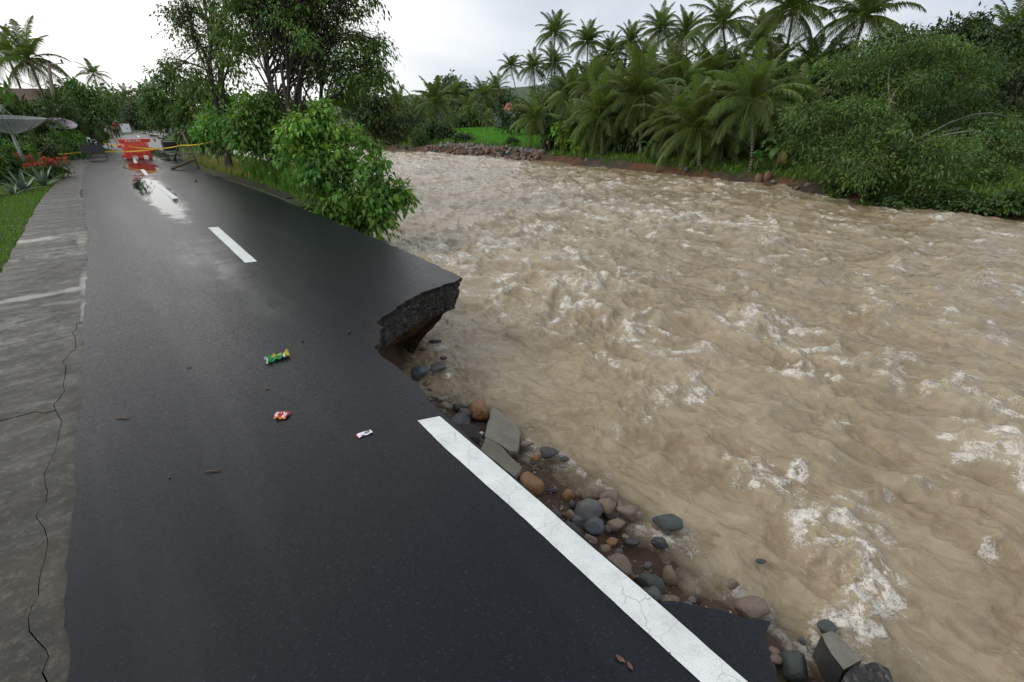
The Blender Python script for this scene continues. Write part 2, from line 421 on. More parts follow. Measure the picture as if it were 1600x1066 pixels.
def water_mat():
    t = NT('muddy_river_water')
    o = t.tc.outputs['Object']
    rot = (0, 0, -ROAD_ROT)
    st = t.map((.62, 1.25, 1), rot, vec=o)
    wrp = t.vmath('ADD', st, t.vmath('MULTIPLY', t.vmath('SUBTRACT', t.noise(1.3, 3, .6, vec=o, col=True), (.5, .5, .5)), (.9, .9, .9)))
    n1 = t.noise(.9, 6, .62, .4, vec=wrp); n2 = t.noise(4.2, 6, .66, .6, vec=wrp); n3 = t.noise(13, 4, .6, .8, vec=wrp)
    air_crest_light = t.attr('air')
    c = t.ramp(n1, (.30, (.205, .148, .076)), (.5, (.280, .213, .124)), (.70, (.350, .278, .175)))
    c = t.mix(t.ramp(n2, (.36, .55), (.52, 0)), c, (.165, .112, .052))
    c = t.mix(t.ramp(n2, (.50, 0), (.72, .45)), c, (.41, .335, .22))
    c = t.mix(t.math('MULTIPLY', air_crest_light, .7), c, (.42, .345, .232))  # paler crests: wave relief shading put into the colour, with aerated foam
    foam = t.attr('foam')
    def ridged(n, k): return t.math('SUBTRACT', 1.0, t.math('MULTIPLY', t.math('ABSOLUTE', t.math('SUBTRACT', n, .5)), k), True)
    st2 = t.map((1, 1.15, 1), rot, vec=o)
    wrp2 = t.vmath('ADD', st2, t.vmath('MULTIPLY', t.vmath('SUBTRACT', t.noise(3.2, 4, .65, vec=o, col=True), (.5, .5, .5)), (.5, .5, .5)))
    l1 = ridged(t.noise(4.2, 5, .62, .3, vec=wrp2), 11.0); l2 = ridged(t.noise(12, 5, .65, .5, vec=wrp2), 8.0); l3 = ridged(t.noise(24, 3, .6, .4, vec=wrp2), 5)
    lace = t.math('MAXIMUM', l1, t.math('MULTIPLY', l2, .9))
    lace = t.math('ADD', t.math('MULTIPLY', lace, .8), t.math('MULTIPLY', l3, .28))
    v = t.math('MULTIPLY', foam, t.math('ADD', .02, t.math('MULTIPLY', lace, 1.10)))
    v = t.math('MULTIPLY', v, t.ramp(t.noise(4.2, 4, .7, .8, vec=wrp2), (.40, .30), (.54, 1.05)))
    fm = t.ramp(v, (.30, 0), (.46, .55), (.78, .96))
    c2 = t.mix(fm, c, (.76, .71, .62))
    rough = t.mix(fm, t.ramp(n3, (.3, .05), (.7, .13)), (.6, .6, .6))
    b = t.bump(n2, .30, .10, t.bump(n3, .54, .03, t.bump(t.noise(34, 3, .6, .5, vec=wrp), .34, .010)))
    b = t.bump(fm, .5, .03, b)
    t.set(c2, rough, b, .5)
    tr = t.n.new('ShaderNodeBsdfTransparent')
    mxs = t.n.new('ShaderNodeMixShader')
    t.l.new(t.attr('clear'), mxs.inputs[0]); t.l.new(t.p.outputs[0], mxs.inputs[1]); t.l.new(tr.outputs[0], mxs.inputs[2])
    t.l.new(mxs.outputs[0], t.out.inputs['Surface'])
    return t.mat
MAT['water'] = water_mat()

def leaf_mat(name, c, var=.35, rough=.42, trans=.28, hue=.02):
    t = NT(name)
    tint = t.attr('tint', 'Color')
    hsv = t.n.new('ShaderNodeHueSaturation')
    r = rand_obj(t)
    t.put(hsv.inputs['Hue'], t.math('ADD', .5 - hue / 2, t.math('MULTIPLY', r, hue)))
    t.put(hsv.inputs['Value'], t.math('ADD', 1 - var / 2, t.math('MULTIPLY', r, var)))
    t.put(hsv.inputs['Color'], t.mix(1, tint, c, 'MULTIPLY'))
    t.set(hsv.outputs[0], rough, None, .25)
    tl = t.n.new('ShaderNodeBsdfTranslucent'); t.l.new(t.mix(1, hsv.outputs[0], (1.3, 1.5, .7), 'MULTIPLY'), tl.inputs['Color'])
    m = t.n.new('ShaderNodeMixShader'); m.inputs[0].default_value = trans
    t.l.new(t.p.outputs[0], m.inputs[1]); t.l.new(tl.outputs[0], m.inputs[2]); t.l.new(m.outputs[0], t.out.inputs['Surface'])
    return t.mat
MAT['leaf'] = leaf_mat('tree_leaf', (.080, .145, .032))
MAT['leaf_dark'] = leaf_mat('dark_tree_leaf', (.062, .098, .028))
MAT['leaf_bright'] = leaf_mat('bright_shrub_leaf', (.110, .225, .038))
MAT['leaf_tree'] = leaf_mat('layered_tree_leaf', (.090, .150, .032))
MAT['leaf_feather'] = leaf_mat('feathery_leaf', (.082, .128, .030))
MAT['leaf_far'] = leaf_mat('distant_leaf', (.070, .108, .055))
MAT['frond'] = leaf_mat('palm_frond', (.125, .165, .048), var=.7, hue=.05, trans=.3)
MAT['frond_old'] = leaf_mat('old_palm_frond', (.17, .13, .045), var=.5, trans=.2)
MAT['banana'] = leaf_mat('banana_leaf', (.06, .16, .03), trans=.35)
MAT['agave'] = leaf_mat('agave_leaf', (.16, .22, .17), trans=.05)
MAT['grass'] = leaf_mat('grass_blade', (.125, .22, .038), trans=.3, var=0)
MAT['crop'] = leaf_mat('crop_blade', (.14, .32, .045), trans=.35, var=0)
MAT['grass_dry'] = leaf_mat('dry_grass_blade', (.26, .24, .09), trans=.3, var=0)
MAT['flower'] = leaf_mat('red_flower', (.42, .03, .035), trans=.2)
MAT['orange_leaf'] = leaf_mat('orange_croton_leaf', (.24, .10, .03), trans=.2)
def bark(name, c):
    t = NT(name)
    n = t.noise(4, 6, .65, vec=t.map((1, 1, .35)))
    return t.set(t.ramp(n, (.3, tuple(x * .5 for x in c)), (.7, c)), .8, t.bump(n, .7, .03), .2)
MAT['bark'] = bark('tree_bark', (.075, .06, .048))
MAT['bark_pale'] = bark('pale_bark', (.26, .24, .20))
def palm_bark():
    t = NT('palm_bark')
    w = t.n.new('ShaderNodeTexWave'); w.wave_type = 'BANDS'; w.bands_direction = 'Z'
    w.inputs['Scale'].default_value = 2.2; w.inputs['Distortion'].default_value = 2; w.inputs['Detail'].default_value = 3
    t.l.new(t.tc.outputs['Object'], w.inputs['Vector'])
    c = t.ramp(w.outputs['Fac'], (.1, (.06, .05, .04)), (.6, (.21, .185, .15)))
    return t.set(c, .8, t.bump(w.outputs['Fac'], .6, .03), .2)
MAT['palm_bark'] = palm_bark()
def rock_mat(name, c, c2, wet=.35):
    t = NT(name)
    n = t.noise(4.5, 7, .65); sp = t.noise(55, 4, .7)
    col = t.ramp(n, (.3, c2), (.68, c))
    col = t.mix(t.ramp(sp, (.42, .5), (.6, 0)), col, tuple(x * .45 for x in c))
    return t.set(col, t.ramp(n, (.3, wet), (.7, wet + .25)), t.bump(sp, .35, .008, t.bump(n, .5, .03)), .45)
MAT['rock_dark'] = rock_mat('dark_river_rock', (.075, .075, .076), (.028, .028, .030), .22)
MAT['rock_grey'] = rock_mat('grey_river_rock', (.16, .155, .145), (.09, .088, .085))
MAT['rock_bluegrey'] = rock_mat('blue_grey_rock', (.12, .13, .14), (.07, .08, .085))
MAT['rock_tan'] = rock_mat('tan_river_rock', (.29, .22, .15), (.15, .11, .075))
MAT['rock_orange'] = rock_mat('orange_brown_rock', (.36, .19, .085), (.17, .085, .04))
MAT['rock_pink'] = rock_mat('pinkish_rock', (.29, .21, .165), (.15, .105, .085))
MAT['rock_green'] = rock_mat('green_grey_rock', (.085, .10, .088), (.045, .055, .05))
MAT['slab_grey'] = rock_mat('washed_concrete', (.25, .23, .18), (.15, .135, .105), .35)
MAT['riprap'] = rock_mat('reddish_rubble', (.26, .15, .10), (.12, .07, .05), .6)
MAT['riprap_grey'] = rock_mat('grey_rubble', (.27, .24, .22), (.15, .13, .12), .6)
MAT['red_plastic'] = plain('orange_red_plastic', (.88, .075, .028), .32, .12, 3, .05)
MAT['white'] = plain('white_paint', (.78, .78, .76), .5, .1)
MAT['black_metal'] = plain('black_painted_metal', (.02, .02, .022), .45, .3)
MAT['board_dark'] = plain('dark_board', (.022, .022, .026), .5, .3)
MAT['grey_metal'] = plain('grey_metal', (.30, .31, .30), .45, .15, metal=.3)
MAT['chrome'] = plain('chrome', (.6, .6, .6), .2, .1, metal=.9)
MAT['rubber'] = plain('tyre_rubber', (.015, .015, .015), .7, .2)
MAT['wood'] = bark('weathered_wood', (.22, .17, .12))
MAT['tape'] = plain('yellow_tape', (.80, .52, .03), .4, .1)
MAT['blue_black'] = plain('dark_blue_paint', (.02, .022, .04), .3, .2)
MAT['skin'] = plain('brown_skin', (.26, .14, .085), .5, .1)
MAT['hair'] = plain('black_hair', (.012, .011, .010), .5, .2)
MAT['roof'] = plain('rusty_roof', (.11, .055, .045), .6, .35)
MAT['roof_red'] = plain('red_roof', (.34, .09, .06), .6, .25)
MAT['wall'] = plain('pale_wall', (.55, .55, .52), .7, .12)
MAT['glass'] = plain('dark_glass', (.03, .035, .04), .1, .1)
MAT['green_foil'] = plain('green_foil', (.02, .30, .07), .25, .3, 30)
MAT['yellow_foil'] = plain('yellow_foil', (.72, .60, .07), .25, .2, 30)
MAT['red_foil'] = plain('red_foil', (.62, .035, .03), .25, .2, 30)
MAT['orange_foil'] = plain('orange_foil', (.75, .22, .03), .25, .2, 30)
MAT['paper'] = plain('white_paper', (.76, .77, .80), .45, .08, 20)
MAT['print'] = plain('grey_print', (.18, .14, .16), .5, .4, 60)
MAT['dead_leaf'] = plain('dead_leaf', (.12, .05, .03), .5, .4, 30)
MAT['red_cloth'] = plain('red_cloth', (.40, .03, .04), .8, .2)
MAT['pink_cloth'] = plain('pale_pink_cloth', (.5, .34, .33), .8, .2)
MAT['dark_cloth'] = plain('dark_cloth', (.02, .02, .026), .8, .2)
MAT['brown_cloth'] = plain('brown_cloth', (.10, .065, .055), .8, .2)

# ------------------------------------------------------------------ GROUND (one sheet to the horizon)
def spaced(segs):
    out = []
    for lo, hi, st in segs: out += list(np.arange(lo, hi, st))
    return np.array(out + [segs[-1][1]])
ga = spaced([(-900, -300, 40), (-300, -120, 6), (-120, -60, 1.2), (-60, -16, .4), (-16, 2, .07), (2, 12, .5), (12, 80, 4), (80, 600, 60)])
gb = spaced([(-900, -200, 60), (-200, -30, 6), (-30, -4, .8), (-4, 1, .3), (1, 7.5, .07), (7.5, 21.5, 1.0), (21.5, 29, .16), (29, 40, .6), (40, 120, 3), (120, 400, 10), (400, 1200, 80)])
A, B = np.meshgrid(ga, gb, indexing='ij')
Z = ground_z(A, B)
X = .64 * A + .768 * B; Y = -.768 * A + .64 * B
na, nb = A.shape
idx = np.arange(na * nb).reshape(na, nb)
Q = np.stack([idx[:-1, :-1], idx[:-1, 1:], idx[1:, 1:], idx[1:, :-1]][::-1], -1).reshape(-1, 4)
Vg = np.stack([X, Y, Z], -1).reshape(-1, 3)
af, bf = A.ravel(), B.ravel()
near_bank = (bf > np.interp(af, _ca, _cb) - .2) & (bf < 18)
grassy = np.where(bf < -1.2, .8, np.where(near_bank, .0, .85))
grassy = np.where((af < -13.5) & (bf > 3.5) & (bf < 18), .75 * ss(-(bf - np.interp(af, _ca, _cb)), -.8, .1), grassy)
tf = bf - far_b(af)
grassy = np.where(tf > -2, ss(tf + .5 * pn(af * 1.2, bf * 1.2, 21) + .25 * pn(af * 4, bf * 4, 22), .3, .8), grassy)
redsoil = np.where((tf > -2) & (tf < 4), ss(pn(af * .3, bf * .2, 23), -.35, .15), .35)
pxA = pt(688, 226, 0); pxB = pt(842, 232, 0)
field = ss(tf, 3.2, 4.4) * ss(-af, 27, 29) * ss(af, -62, -58) * ss(-tf, -32, -26)
me = np_mesh('ground', Vg, quads=Q, mats=[MAT['ground']], smooth=True, floats={'grassy': grassy, 'redsoil': redsoil, 'field': field})
tag(link('ground', me), kind='structure')

# ------------------------------------------------------------------ RIVER
NT_, NR_ = 760, 820
az = np.radians(np.linspace(-42, 100, NT_))
rr = 1.25 * (150 / 1.25) ** np.linspace(0, 1, NR_)
AZ, RR = np.meshgrid(az, rr, indexing='ij')
X = RR * np.sin(AZ); Y = RR * np.cos(AZ)
A = .64 * X - .768 * Y; B = .768 * X + .64 * Y
wA = A + .55 * pn(A * .35, B * .5, 31) + .22 * pn(A * 1.1, B * 1.2, 32)
wB = B + .45 * pn(A * .4, B * .5, 33) + .18 * pn(A * 1.2, B * 1.3, 34)
patch = ss(pn(A / 7.5, B / 4.2, 35) + .45 * pn(A / 2.6, B / 2.0, 36), -.15, .65)
calm = ss(B, 2.4, 6.0)                       # quieter water against the near bank
calm = .22 + .78 * calm
ridge = 1 - np.abs(pn(wA / 1.5, wB / 2.6, 37)) * 1.9
ridge = np.clip(ridge, 0, 1) ** 1.6
ridge2 = np.clip(1 - np.abs(pn(wA / .95, wB / .62, 38)) * 1.8, 0, 1) ** 1.5
ridge3 = np.clip(1 - np.abs(pn(wA / .33, wB / .42, 39)) * 1.7, 0, 1)
hh = .085 * ridge * (.35 + .65 * patch) + .070 * ridge2 * (.4 + .6 * patch) + .042 * ridge3 * (.5 + .5 * ridge2) + .10 * pn(A / 3.2, B / 4, 40)
hh += .03 * pn(wA / .5, wB / .45, 41) + .010 * pn(wA / .19, wB / .17, 42)
hh += .075 * pn(wA / 1.25, wB / .75, 71) + .040 * pn(wA / .62, wB / .34, 72) + .022 * np.abs(pn(wA / .30, wB / .19, 73)) + .006 * pn(wA / .11, wB / .08, 74)
hh += .030 * np.clip(1 - np.abs(pn(wA / .36, wB / .20, 75)) * 1.8, 0, 1) ** 1.4 + .016 * np.clip(1 - np.abs(pn(wA / .17, wB / .10, 76)) * 1.8, 0, 1)
hh -= .02
hh *= calm
def ridge_at(da):
    return np.clip(1 - np.abs(pn((wA - da) / 1.5, wB / 2.6, 37)) * 1.9, 0, 1) ** 1.6
brk_ = ss(pn(A / .55, B / .45, 47) + .5 * pn(A / .2, B / .2, 48), -.25, .5)
crest = ss(ridge * (.3 + .75 * patch) + .22 * ridge2, .55, .95) * brk_
tail = ss(ridge_at(.28) * (.3 + .75 * patch), .6, 1.0)
foam = np.clip(.85 * crest + .45 * tail, 0, 1)
foam += .46 * ss(pn(wA / 1.7, wB / .9, 44) + .5 * pn(wA / .6, wB / .5, 46), .35, .95) * (.35 + .65 * patch)
foam *= (.2 + .8 * calm) * ss(pn(A / 3.5, B / 2.2, 45) + .35, -.1, .65)
foam = np.clip(foam, 0, .85)
fl = ss(pn(wA / 1.3, wB / .8, 81) + .6 * pn(wA / .5, wB / .3, 82) + .35 * patch, -.05, .75) * (.25 + .75 * calm)
foam = np.maximum(foam, .74 * fl * ss(ridge2 + .6 * ridge3, .35, 1.1))
# breaking crests where the photograph has them: px, py, length across flow, length along flow, height, foam
BREAK = [(1290, 800, .45, .30, .10, .9), (1330, 850, .35, .30, .14, 1.0), (1350, 905, .30, .26, .16, 1.0), (1340, 965, .30, .22, .10, 1.0),
         (1370, 985, .16, .16, .05, .8), (1250, 790, .22, .22, .05, .6), (1165, 715, .30, .22, .10, .8), (1190, 740, .18, .18, .05, .8),
         (1225, 760, .18, .15, .03, .7), (1350, 780, .30, .18, .05, .6), (1310, 700, .5, .14, .04, .35), (1590, 700, .5, .35, .16, .9),
         (1560, 640, .7, .3, .15, .5), (1060, 600, .5, .35, .12, .8), (1030, 605, .3, .2, .08, .6), (975, 625, .25, .4, .06, .5),
         (1190, 495, .9, .5, .18, .8), (1165, 485, .5, .3, .12, .8), (1390, 560, .9, .4, .14, .6), (1490, 590, .7, .3, .12, .6),
         (1075, 335, .8, .7, .24, 1.0), (1090, 350, .5, .5, .1, .6), (1210, 375, .9, .5, .18, .6), (1020, 350, .9, .4, .15, .6),
         (720, 352, 1.3, .5, .16, .7), (850, 352, 1.2, .5, .2, .9), (780, 375, 1.1, .4, .14, .7), (890, 395, .9, .5, .2, .8),
         (900, 440, .8, .5, .18, .7), (935, 442, .5, .4, .14, .7), (960, 365, .8, .4, .1, .4), (675, 375, .9, .6, .14, .8),
         (830, 430, .6, .4, .12, .5), (1380, 480, 1.0, .4, .15, .5), (1500, 440, 1.2, .5, .15, .5), (1410, 405, 1.0, .4, .15, .5),
         (940, 290, 1.6, .8, .2, .7), (930, 275, 1.8, .6, .15, .6), (720, 300, 1.4, .6, .15, .5), (640, 258, 1.5, .9, .2, .9),
         (860, 310, 1.2, .6, .14, .5), (1130, 300, 1.4, .5, .14, .5), (1260, 320, 1.6, .5, .14, .5), (1470, 345, 1.5, .5, .14, .5),
         (770, 455, .35, .3, .06, .5), (735, 470, .3, .2, .05, .4), (1010, 575, .3, .3, .06, .4), (930, 560, .3, .5, .05, .35),
         (1540, 520, .8, .4, .12, .5), (1300, 430, .9, .4, .12, .4), (1140, 425, .9, .4, .12, .45), (1010, 430, .8, .4, .12, .45)]
rb = np.random.default_rng(5)
BRK = [(*to_ab(pt(q[0], q[1], WATER_Z + .05)), *q[2:]) for q in BREAK]
for _ in range(520):                          # many lesser breakers over the whole width
    a_ = -rb.uniform(0, 1) ** 1.25 * 58 + 1; b_ = rb.uniform(4.2, 22.5); k_ = 1 + .02 * abs(a_)
    BRK.append((a_, b_, rb.uniform(.08, .36) * k_, rb.uniform(.05, .17) * k_, rb.uniform(.03, .08) * k_, rb.uniform(.6, 1.0)))
for a0, b0, lb, la, hgt, fo in BRK:
    sel = np.nonzero((np.abs(A - a0) < 3.2 * la + .3 * lb) & (np.abs(B - b0) < 2.8 * lb + .3 * la))
    if not len(sel[0]): continue
    As, Bs, wAs, wBs = A[sel], B[sel], wA[sel], wB[sel]
    da = As - a0 + .30 * lb * pn(Bs * 1.8 / max(lb, .3), As * .5, 50) + .3 * la * pn(As * 3.5, Bs * 3.5, 51)
    db = Bs - b0 + .30 * la * pn(As * 2.2, Bs * 1.1, 52)
    crest_ = np.exp(-(db / lb) ** 2) * np.where(da < 0, np.exp(-(da / la) ** 2), np.exp(-(da / (la * .5)) ** 2))
    hh[sel] += .60 * hgt * crest_ * (1 + .7 * pn(wAs * 2.6, wBs * 2.2, 58) + .55 * pn(As * 6, Bs * 6, 53) + .35 * pn(As * 14, Bs * 14, 54))
    fz = np.exp(-(db / (lb * 1.15)) ** 2) * np.where(da < 0, np.exp(-(da / (la * .8)) ** 2), np.exp(-(da / (la * 1.5)) ** 2))
    foam[sel] = np.maximum(foam[sel], fo * np.clip(1.15 * fz * (.70 + .9 * pn(As / (.2 + .2 * la), Bs / (.2 + .2 * lb), 55)), 0, 1))
for q in [(683, 570, 28), (680, 533, 20), (857, 705, 34), (882, 716, 14), (925, 768, 46), (981, 803, 32), (1040, 814, 48), (1033, 848, 24), (1144, 912, 20), (1176, 950, 48), (1253, 1002, 15), (1240, 1040, 52), (1292, 978, 30), (1310, 1025, 60), (800, 690, 60)]:
    p = pt(q[0], q[1], WATER_Z); a0, b0 = to_ab(p); r_ = q[2] * p.xy.length / CP / FPX * .55
    sel = np.nonzero((np.abs(A - a0) < r_ * 4 + .5) & (np.abs(B - b0) < r_ * 3 + .3)); da, db = A[sel] - a0, B[sel] - b0
    d_ = np.hypot(np.where(da > 0, da * .62, da), db) - r_
    foam[sel] = np.maximum(foam[sel], .85 * np.exp(-(d_ / (.035 + .05 * (da > 0))) ** 2) * (.7 + .6 * pn(A[sel] * 7, B[sel] * 7, 91)))
dep_ = WATER_Z + hh - .10 - ground_z(A, B)
foam = np.maximum(foam, .72 * np.exp(-((dep_ - .03) / .045) ** 2) * ss(pn(A * 2.2, B * 2.2, 92) + .5 * pn(A * 7, B * 7, 93), -.15, .5) * (B < 6))
hh += foam * (.010 + .022 * pn(A * 9, B * 9, 56) + .012 * pn(A * 22, B * 22, 57))
air_crest_light = np.clip(ss(hh, .02, .30) * .8 + foam * .5, 0, 1)  # crest height painted as relief shading, plus real aeration from the foam
lod = np.clip(1 - (RR - 60) / 80, .3, 1)
Z = WATER_Z + (hh - .10) * lod
gzv = ground_z(A, B)
clear = np.exp(-np.clip(Z - gzv, 0, 3) / .07) * .85 * ss(-B, -6, -4)
idx = np.arange(NT_ * NR_).reshape(NT_, NR_)
Q = np.stack([idx[:-1, :-1], idx[:-1, 1:], idx[1:, 1:], idx[1:, :-1]][::-1], -1)
keep = (Z > gzv - .25)
kq = keep[:-1, :-1] | keep[1:, 1:] | keep[:-1, 1:] | keep[1:, :-1]
Q = Q[kq]
Vw = np.stack([X, Y, Z], -1).reshape(-1, 3)
used = np.zeros(len(Vw), bool); used[Q.ravel()] = True
remap = np.cumsum(used) - 1
me = np_mesh('river_water', Vw[used], quads=remap[Q], mats=[MAT['water']], smooth=True, floats={'foam': foam.ravel()[used], 'clear': clear.ravel()[used], 'air': air_crest_light.ravel()[used]})
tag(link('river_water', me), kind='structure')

# ------------------------------------------------------------------ ROAD
def densify(P, step, jit=0.0, seed=1):
    out = []
    for i in range(len(P) - 1):
        n = max(1, int((P[i + 1] - P[i]).length / step))
        for k in range(n): out.append(P[i].lerp(P[i + 1], k / n))
    out.append(P[-1])
    if jit:
        q = []
        for i, p in enumerate(out):
            t = (out[min(i + 1, len(out) - 1)] - out[max(i - 1, 0)]).normalized(); nn = Vector((t.y, -t.x, 0))
            s = p.x * 3 + p.y * 5
            j = jit * (float(pn(s * 1.3, seed * 7.7, 3)) + .6 * float(pn(s * 6, seed * 3.1, 5)))
            q.append(p + nn * j)
        out = q
    return out
left_px = [(100, 1000), (108, 900), (116, 780), (121, 680), (127, 580), (132, 480), (137, 410), (137, 370), (131, 325), (128, 290), (131, 262), (146, 254)]
left = [ab(9, -.66)] + [pt(*p) for p in left_px] + [ab(-40, -.6), ab(-55, .6), ab(-72, 2.9), ab(-95, 7.5), ab(-130, 16)]
left = densify(left, .08, .026, 1)
right_far = [ab(-130, 20.6), ab(-95, 11.9), ab(-72, 7.3), ab(-55, 5.0), ab(-40, 3.8), ab(-28, 3.45)] + [pt(*p) for p in [(330, 273), (380, 290), (428, 307)]]
right_far = densify(right_far, .3, .012, 2)
brk_px = [(428, 307), (475, 327), (520, 345), (575, 368), (610, 383), (650, 400), (690, 418), (722, 434), (716, 438), (690, 446), (660, 457), (640, 467), (622, 479), (606, 490),
          (592, 499), (589, 505), (600, 511), (593, 520), (591, 534), (585, 543), (592, 551), (600, 558), (612, 566), (628, 580), (640, 590), (655, 605), (667, 618), (680, 632), (693, 650)]
brk = densify(densify([pt(*p) for p in brk_px], .05, .024, 33) + [pt(*q) for q in [(763, 712), (843, 780), (933, 859), (1003, 918), (1088, 992), (1172, 1066)]] + [pt(1172, 1066) + (pt(1168, 1066) - pt(930, 860)).normalized() * 7], .045, .010, 3)
outline = left + right_far + brk[1:]
tri = tessellate_polygon([[Vector((p.x, p.y, 0)) for p in outline]])
mb = MB(); mb.add(outline, [tuple(t) for t in tri])
road = tag(mb.build('road', MAT['asphalt']), kind='structure')
for p in road.data.polygons:
    if p.normal.z < 0: p.flip()
# broken edge below the surface: asphalt course, stone base, clay
def edge_strip(P, rows, flip=1):
    n = len(P); nor = []
    for i in range(n):
        t = (P[min(i + 3, n - 1)] - P[max(i - 3, 0)]).normalized(); nor.append(Vector((t.y, -t.x, 0)))
    V = []
    for z, ins, jit in rows:
        for i, p in enumerate(P):
            q = p + nor[i] * ins * INS[i]
            if jit:
                d = mnoise.noise_vector(Vector((q.x * 6, q.y * 6, z * 6))) * .8 + .8 * mnoise.noise_vector(Vector((q.x * 15, q.y * 15, z * 15))) + .5 * mnoise.noise_vector(Vector((q.x * 31, q.y * 31, z * 31)))
                q = q + Vector((d.x, d.y, d.z * .6)) * jit
            V.append(Vector((q.x, q.y, q.z + z)))
    F = [(r * n + i, r * n + i + 1, (r + 1) * n + i + 1, (r + 1) * n + i) for r in range(len(rows) - 1) for i in range(n - 1)]
    return V, F
INS = [1.0] * len(brk)
def strip_part(name, rows, mat):
    V, F = edge_strip(brk, rows)
    m = MB(); m.add(V, F); return m.build(name, mat, road, smooth=False)
strip_part('asphalt_edge', [(0, 0, 0), (-.015, -.004, .004), (-.035, .002, .008), (-.058, .0, .016), (-.066, .04, .012)], MAT['asphalt'])
strip_part('stone_base', [(-.05, .028, .0)] + [(-.05 - .021 * k, .03 + .005 * k, .034) for k in range(1, 21)] + [(-.485, .20, .03)], MAT['base'])
strip_part('clay_layer', [(-.44, .13, .02)] + [(-.44 - .06 * k, .17 + .06 * k, .05) for k in range(1, 12)], MAT['soil'])

# painted line and dashes
def sheet(name, P, z, mat, parent, tess=True):
    tri = tessellate_polygon([[Vector((p.x, p.y, 0)) for p in P]])
    m = MB(); m.add([Vector((p.x, p.y, z)) for p in P], [tuple(t) for t in tri])
    o = m.build(name, mat, parent)
    for p in o.data.polygons:
        if p.normal.z < 0: p.flip()
    return o
l_in = [pt(652, 658), pt(700, 705), pt(780, 776), pt(870, 858), pt(960, 942), pt(1040, 1016), pt(1095, 1066)]
l_out = [pt(687, 651), pt(760, 713), pt(840, 781), pt(930, 860), pt(1000, 919), pt(1085, 993), pt(1168, 1066)]
ext = (l_in[-1] - l_in[-3]).normalized() * 6
l_in.append(l_in[-1] + ext); l_out.append(l_out[-1] + ext)
l_in = densify(l_in, .03, .0025, 5); l_out = densify(l_out, .03, .0025, 6)
sheet('centre_line_marking', l_in + l_out[::-1], .004, MAT['paint'], road)
for q in [((325, 356), (341, 355), (402, 409), (383, 411)), ((246, 293), (255, 292), (279, 310), (270, 311)), ((219, 265), (225, 265), (233, 274), (227, 274)),
          ((207, 247.5), (211, 247.5), (215, 255), (210, 255)), ((222, 221), (226, 221), (230, 223.5), (225, 223.5)), ((213, 212), (216, 212), (219, 214.5), (216, 214.5))]:
    P = densify([pt(*x) for x in q] + [pt(*q[0])], .05, .003, 8)[:-1]
    sheet('dash_marking', P, .004, MAT['paint'], road)

# ------------------------------------------------------------------ CONCRETE SHOULDER in broken slabs with real gaps
shoulder = thing('concrete_shoulder', None, None); shoulder['kind'] = 'structure'
CZ = -.028
crack_px = [(120, 507), (118, 516), (112, 520), (117, 530), (119, 545), (108, 552), (97, 566), (103, 572), (101, 590), (97, 604), (100, 611), (92, 624), (85, 632), (86, 641), (96, 657), (90, 690), (78, 722), (70, 740),
            (72, 760), (76, 768), (72, 785), (58, 800), (57, 808), (70, 825), (74, 850), (66, 880), (59, 905), (60, 930), (50, 945), (44, 965), (46, 985), (58, 1000), (72, 1015), (76, 1025), (67, 1050), (75, 1066)]
crack = densify([pt(*p, CZ) for p in crack_px], .05, .008, 11)
crack_end = crack[-1] + DA * 8
le_px = [(0, 430), (22, 390), (45, 345), (62, 315), (85, 288), (105, 268)]
ledge = [ab(9, -2.6), ab(-2, -2.4)] + [pt(*p, CZ) for p in le_px] + [ab(-32, -1.35), ab(-40, -1.4), ab(-55, -.3), ab(-72, 2.0)]
ledge = densify(ledge, .3, .03, 12)
lroad = [Vector((p.x, p.y, CZ)) for p in left]
i0 = min(range(len(lroad)), key=lambda i: (lroad[i] - pt(131, 498, CZ)).length)
iend = min(range(len(lroad)), key=lambda i: (lroad[i] - ab(-72, 2.9)).length)
br_px = [(86, 641), (70, 645), (55, 643), (30, 650), (0, 657)]
branch = densify([pt(*p, CZ) for p in br_px] + [ab(-1.0, -3.2, CZ)], .06, .008, 13)
ci = min(range(len(crack)), key=lambda i: (crack[i] - branch[0]).length)
over = .06                                    # slabs run a little under the asphalt
def prism(name, P, z0, z1, mat, parent, smooth=False):
    n = len(P)
    tri = tessellate_polygon([[Vector((p.x, p.y, 0)) for p in P]])
    m = MB()
    m.add([Vector((p.x, p.y, z1)) for p in P] + [Vector((p.x, p.y, z0)) for p in P],
          [tuple(t) for t in tri] + [tuple(i + n for i in t)[::-1] for t in tri] + [(i, (i + 1) % n, n + (i + 1) % n, n + i) for i in range(n)])
    me = m.mesh(name, mat); bm = bmesh.new(); bm.from_mesh(me); bmesh.ops.recalc_face_normals(bm, faces=bm.faces); bm.to_mesh(me); bm.free()
    return link(name, me, parent)
def shift(P, w):
    out = []
    for i, p in enumerate(P):
        t = (P[min(i + 1, len(P) - 1)] - P[max(i - 1, 0)]).normalized()
        ww = w * (.35 + .9 * abs(float(pn(p.y * 3, p.x * 3, 16))) + .25)
        out.append(p + Vector((t.y, -t.x, 0)) * ww)
    return out
rE = [p + DB * over for p in lroad]
cL, cR = shift(crack, .0028), shift(crack, -.0022)   # crack runs towards the camera
if (cL[5] - cR[5]).dot(DB) > 0: cL, cR = cR, cL
bU, bD = shift(branch, .0015), shift(branch, -.0015)
if (bU[5] - bD[5]).dot(DA) > 0: bU, bD = bD, bU
jl = min(range(len(ledge)), key=lambda i: (ledge[i] - branch[-1]).length)
far_slab = rE[i0:iend][::-1] + cL[:ci] + bU + ledge[jl:]
prism('concrete_slab', [Vector((p.x, p.y, 0)) for p in far_slab], -.14, CZ, MAT['concrete'], shoulder)
near_slab = bD[::-1] + cL[ci:] + [cL[-1] + DA * 8] + ledge[:jl + 1]
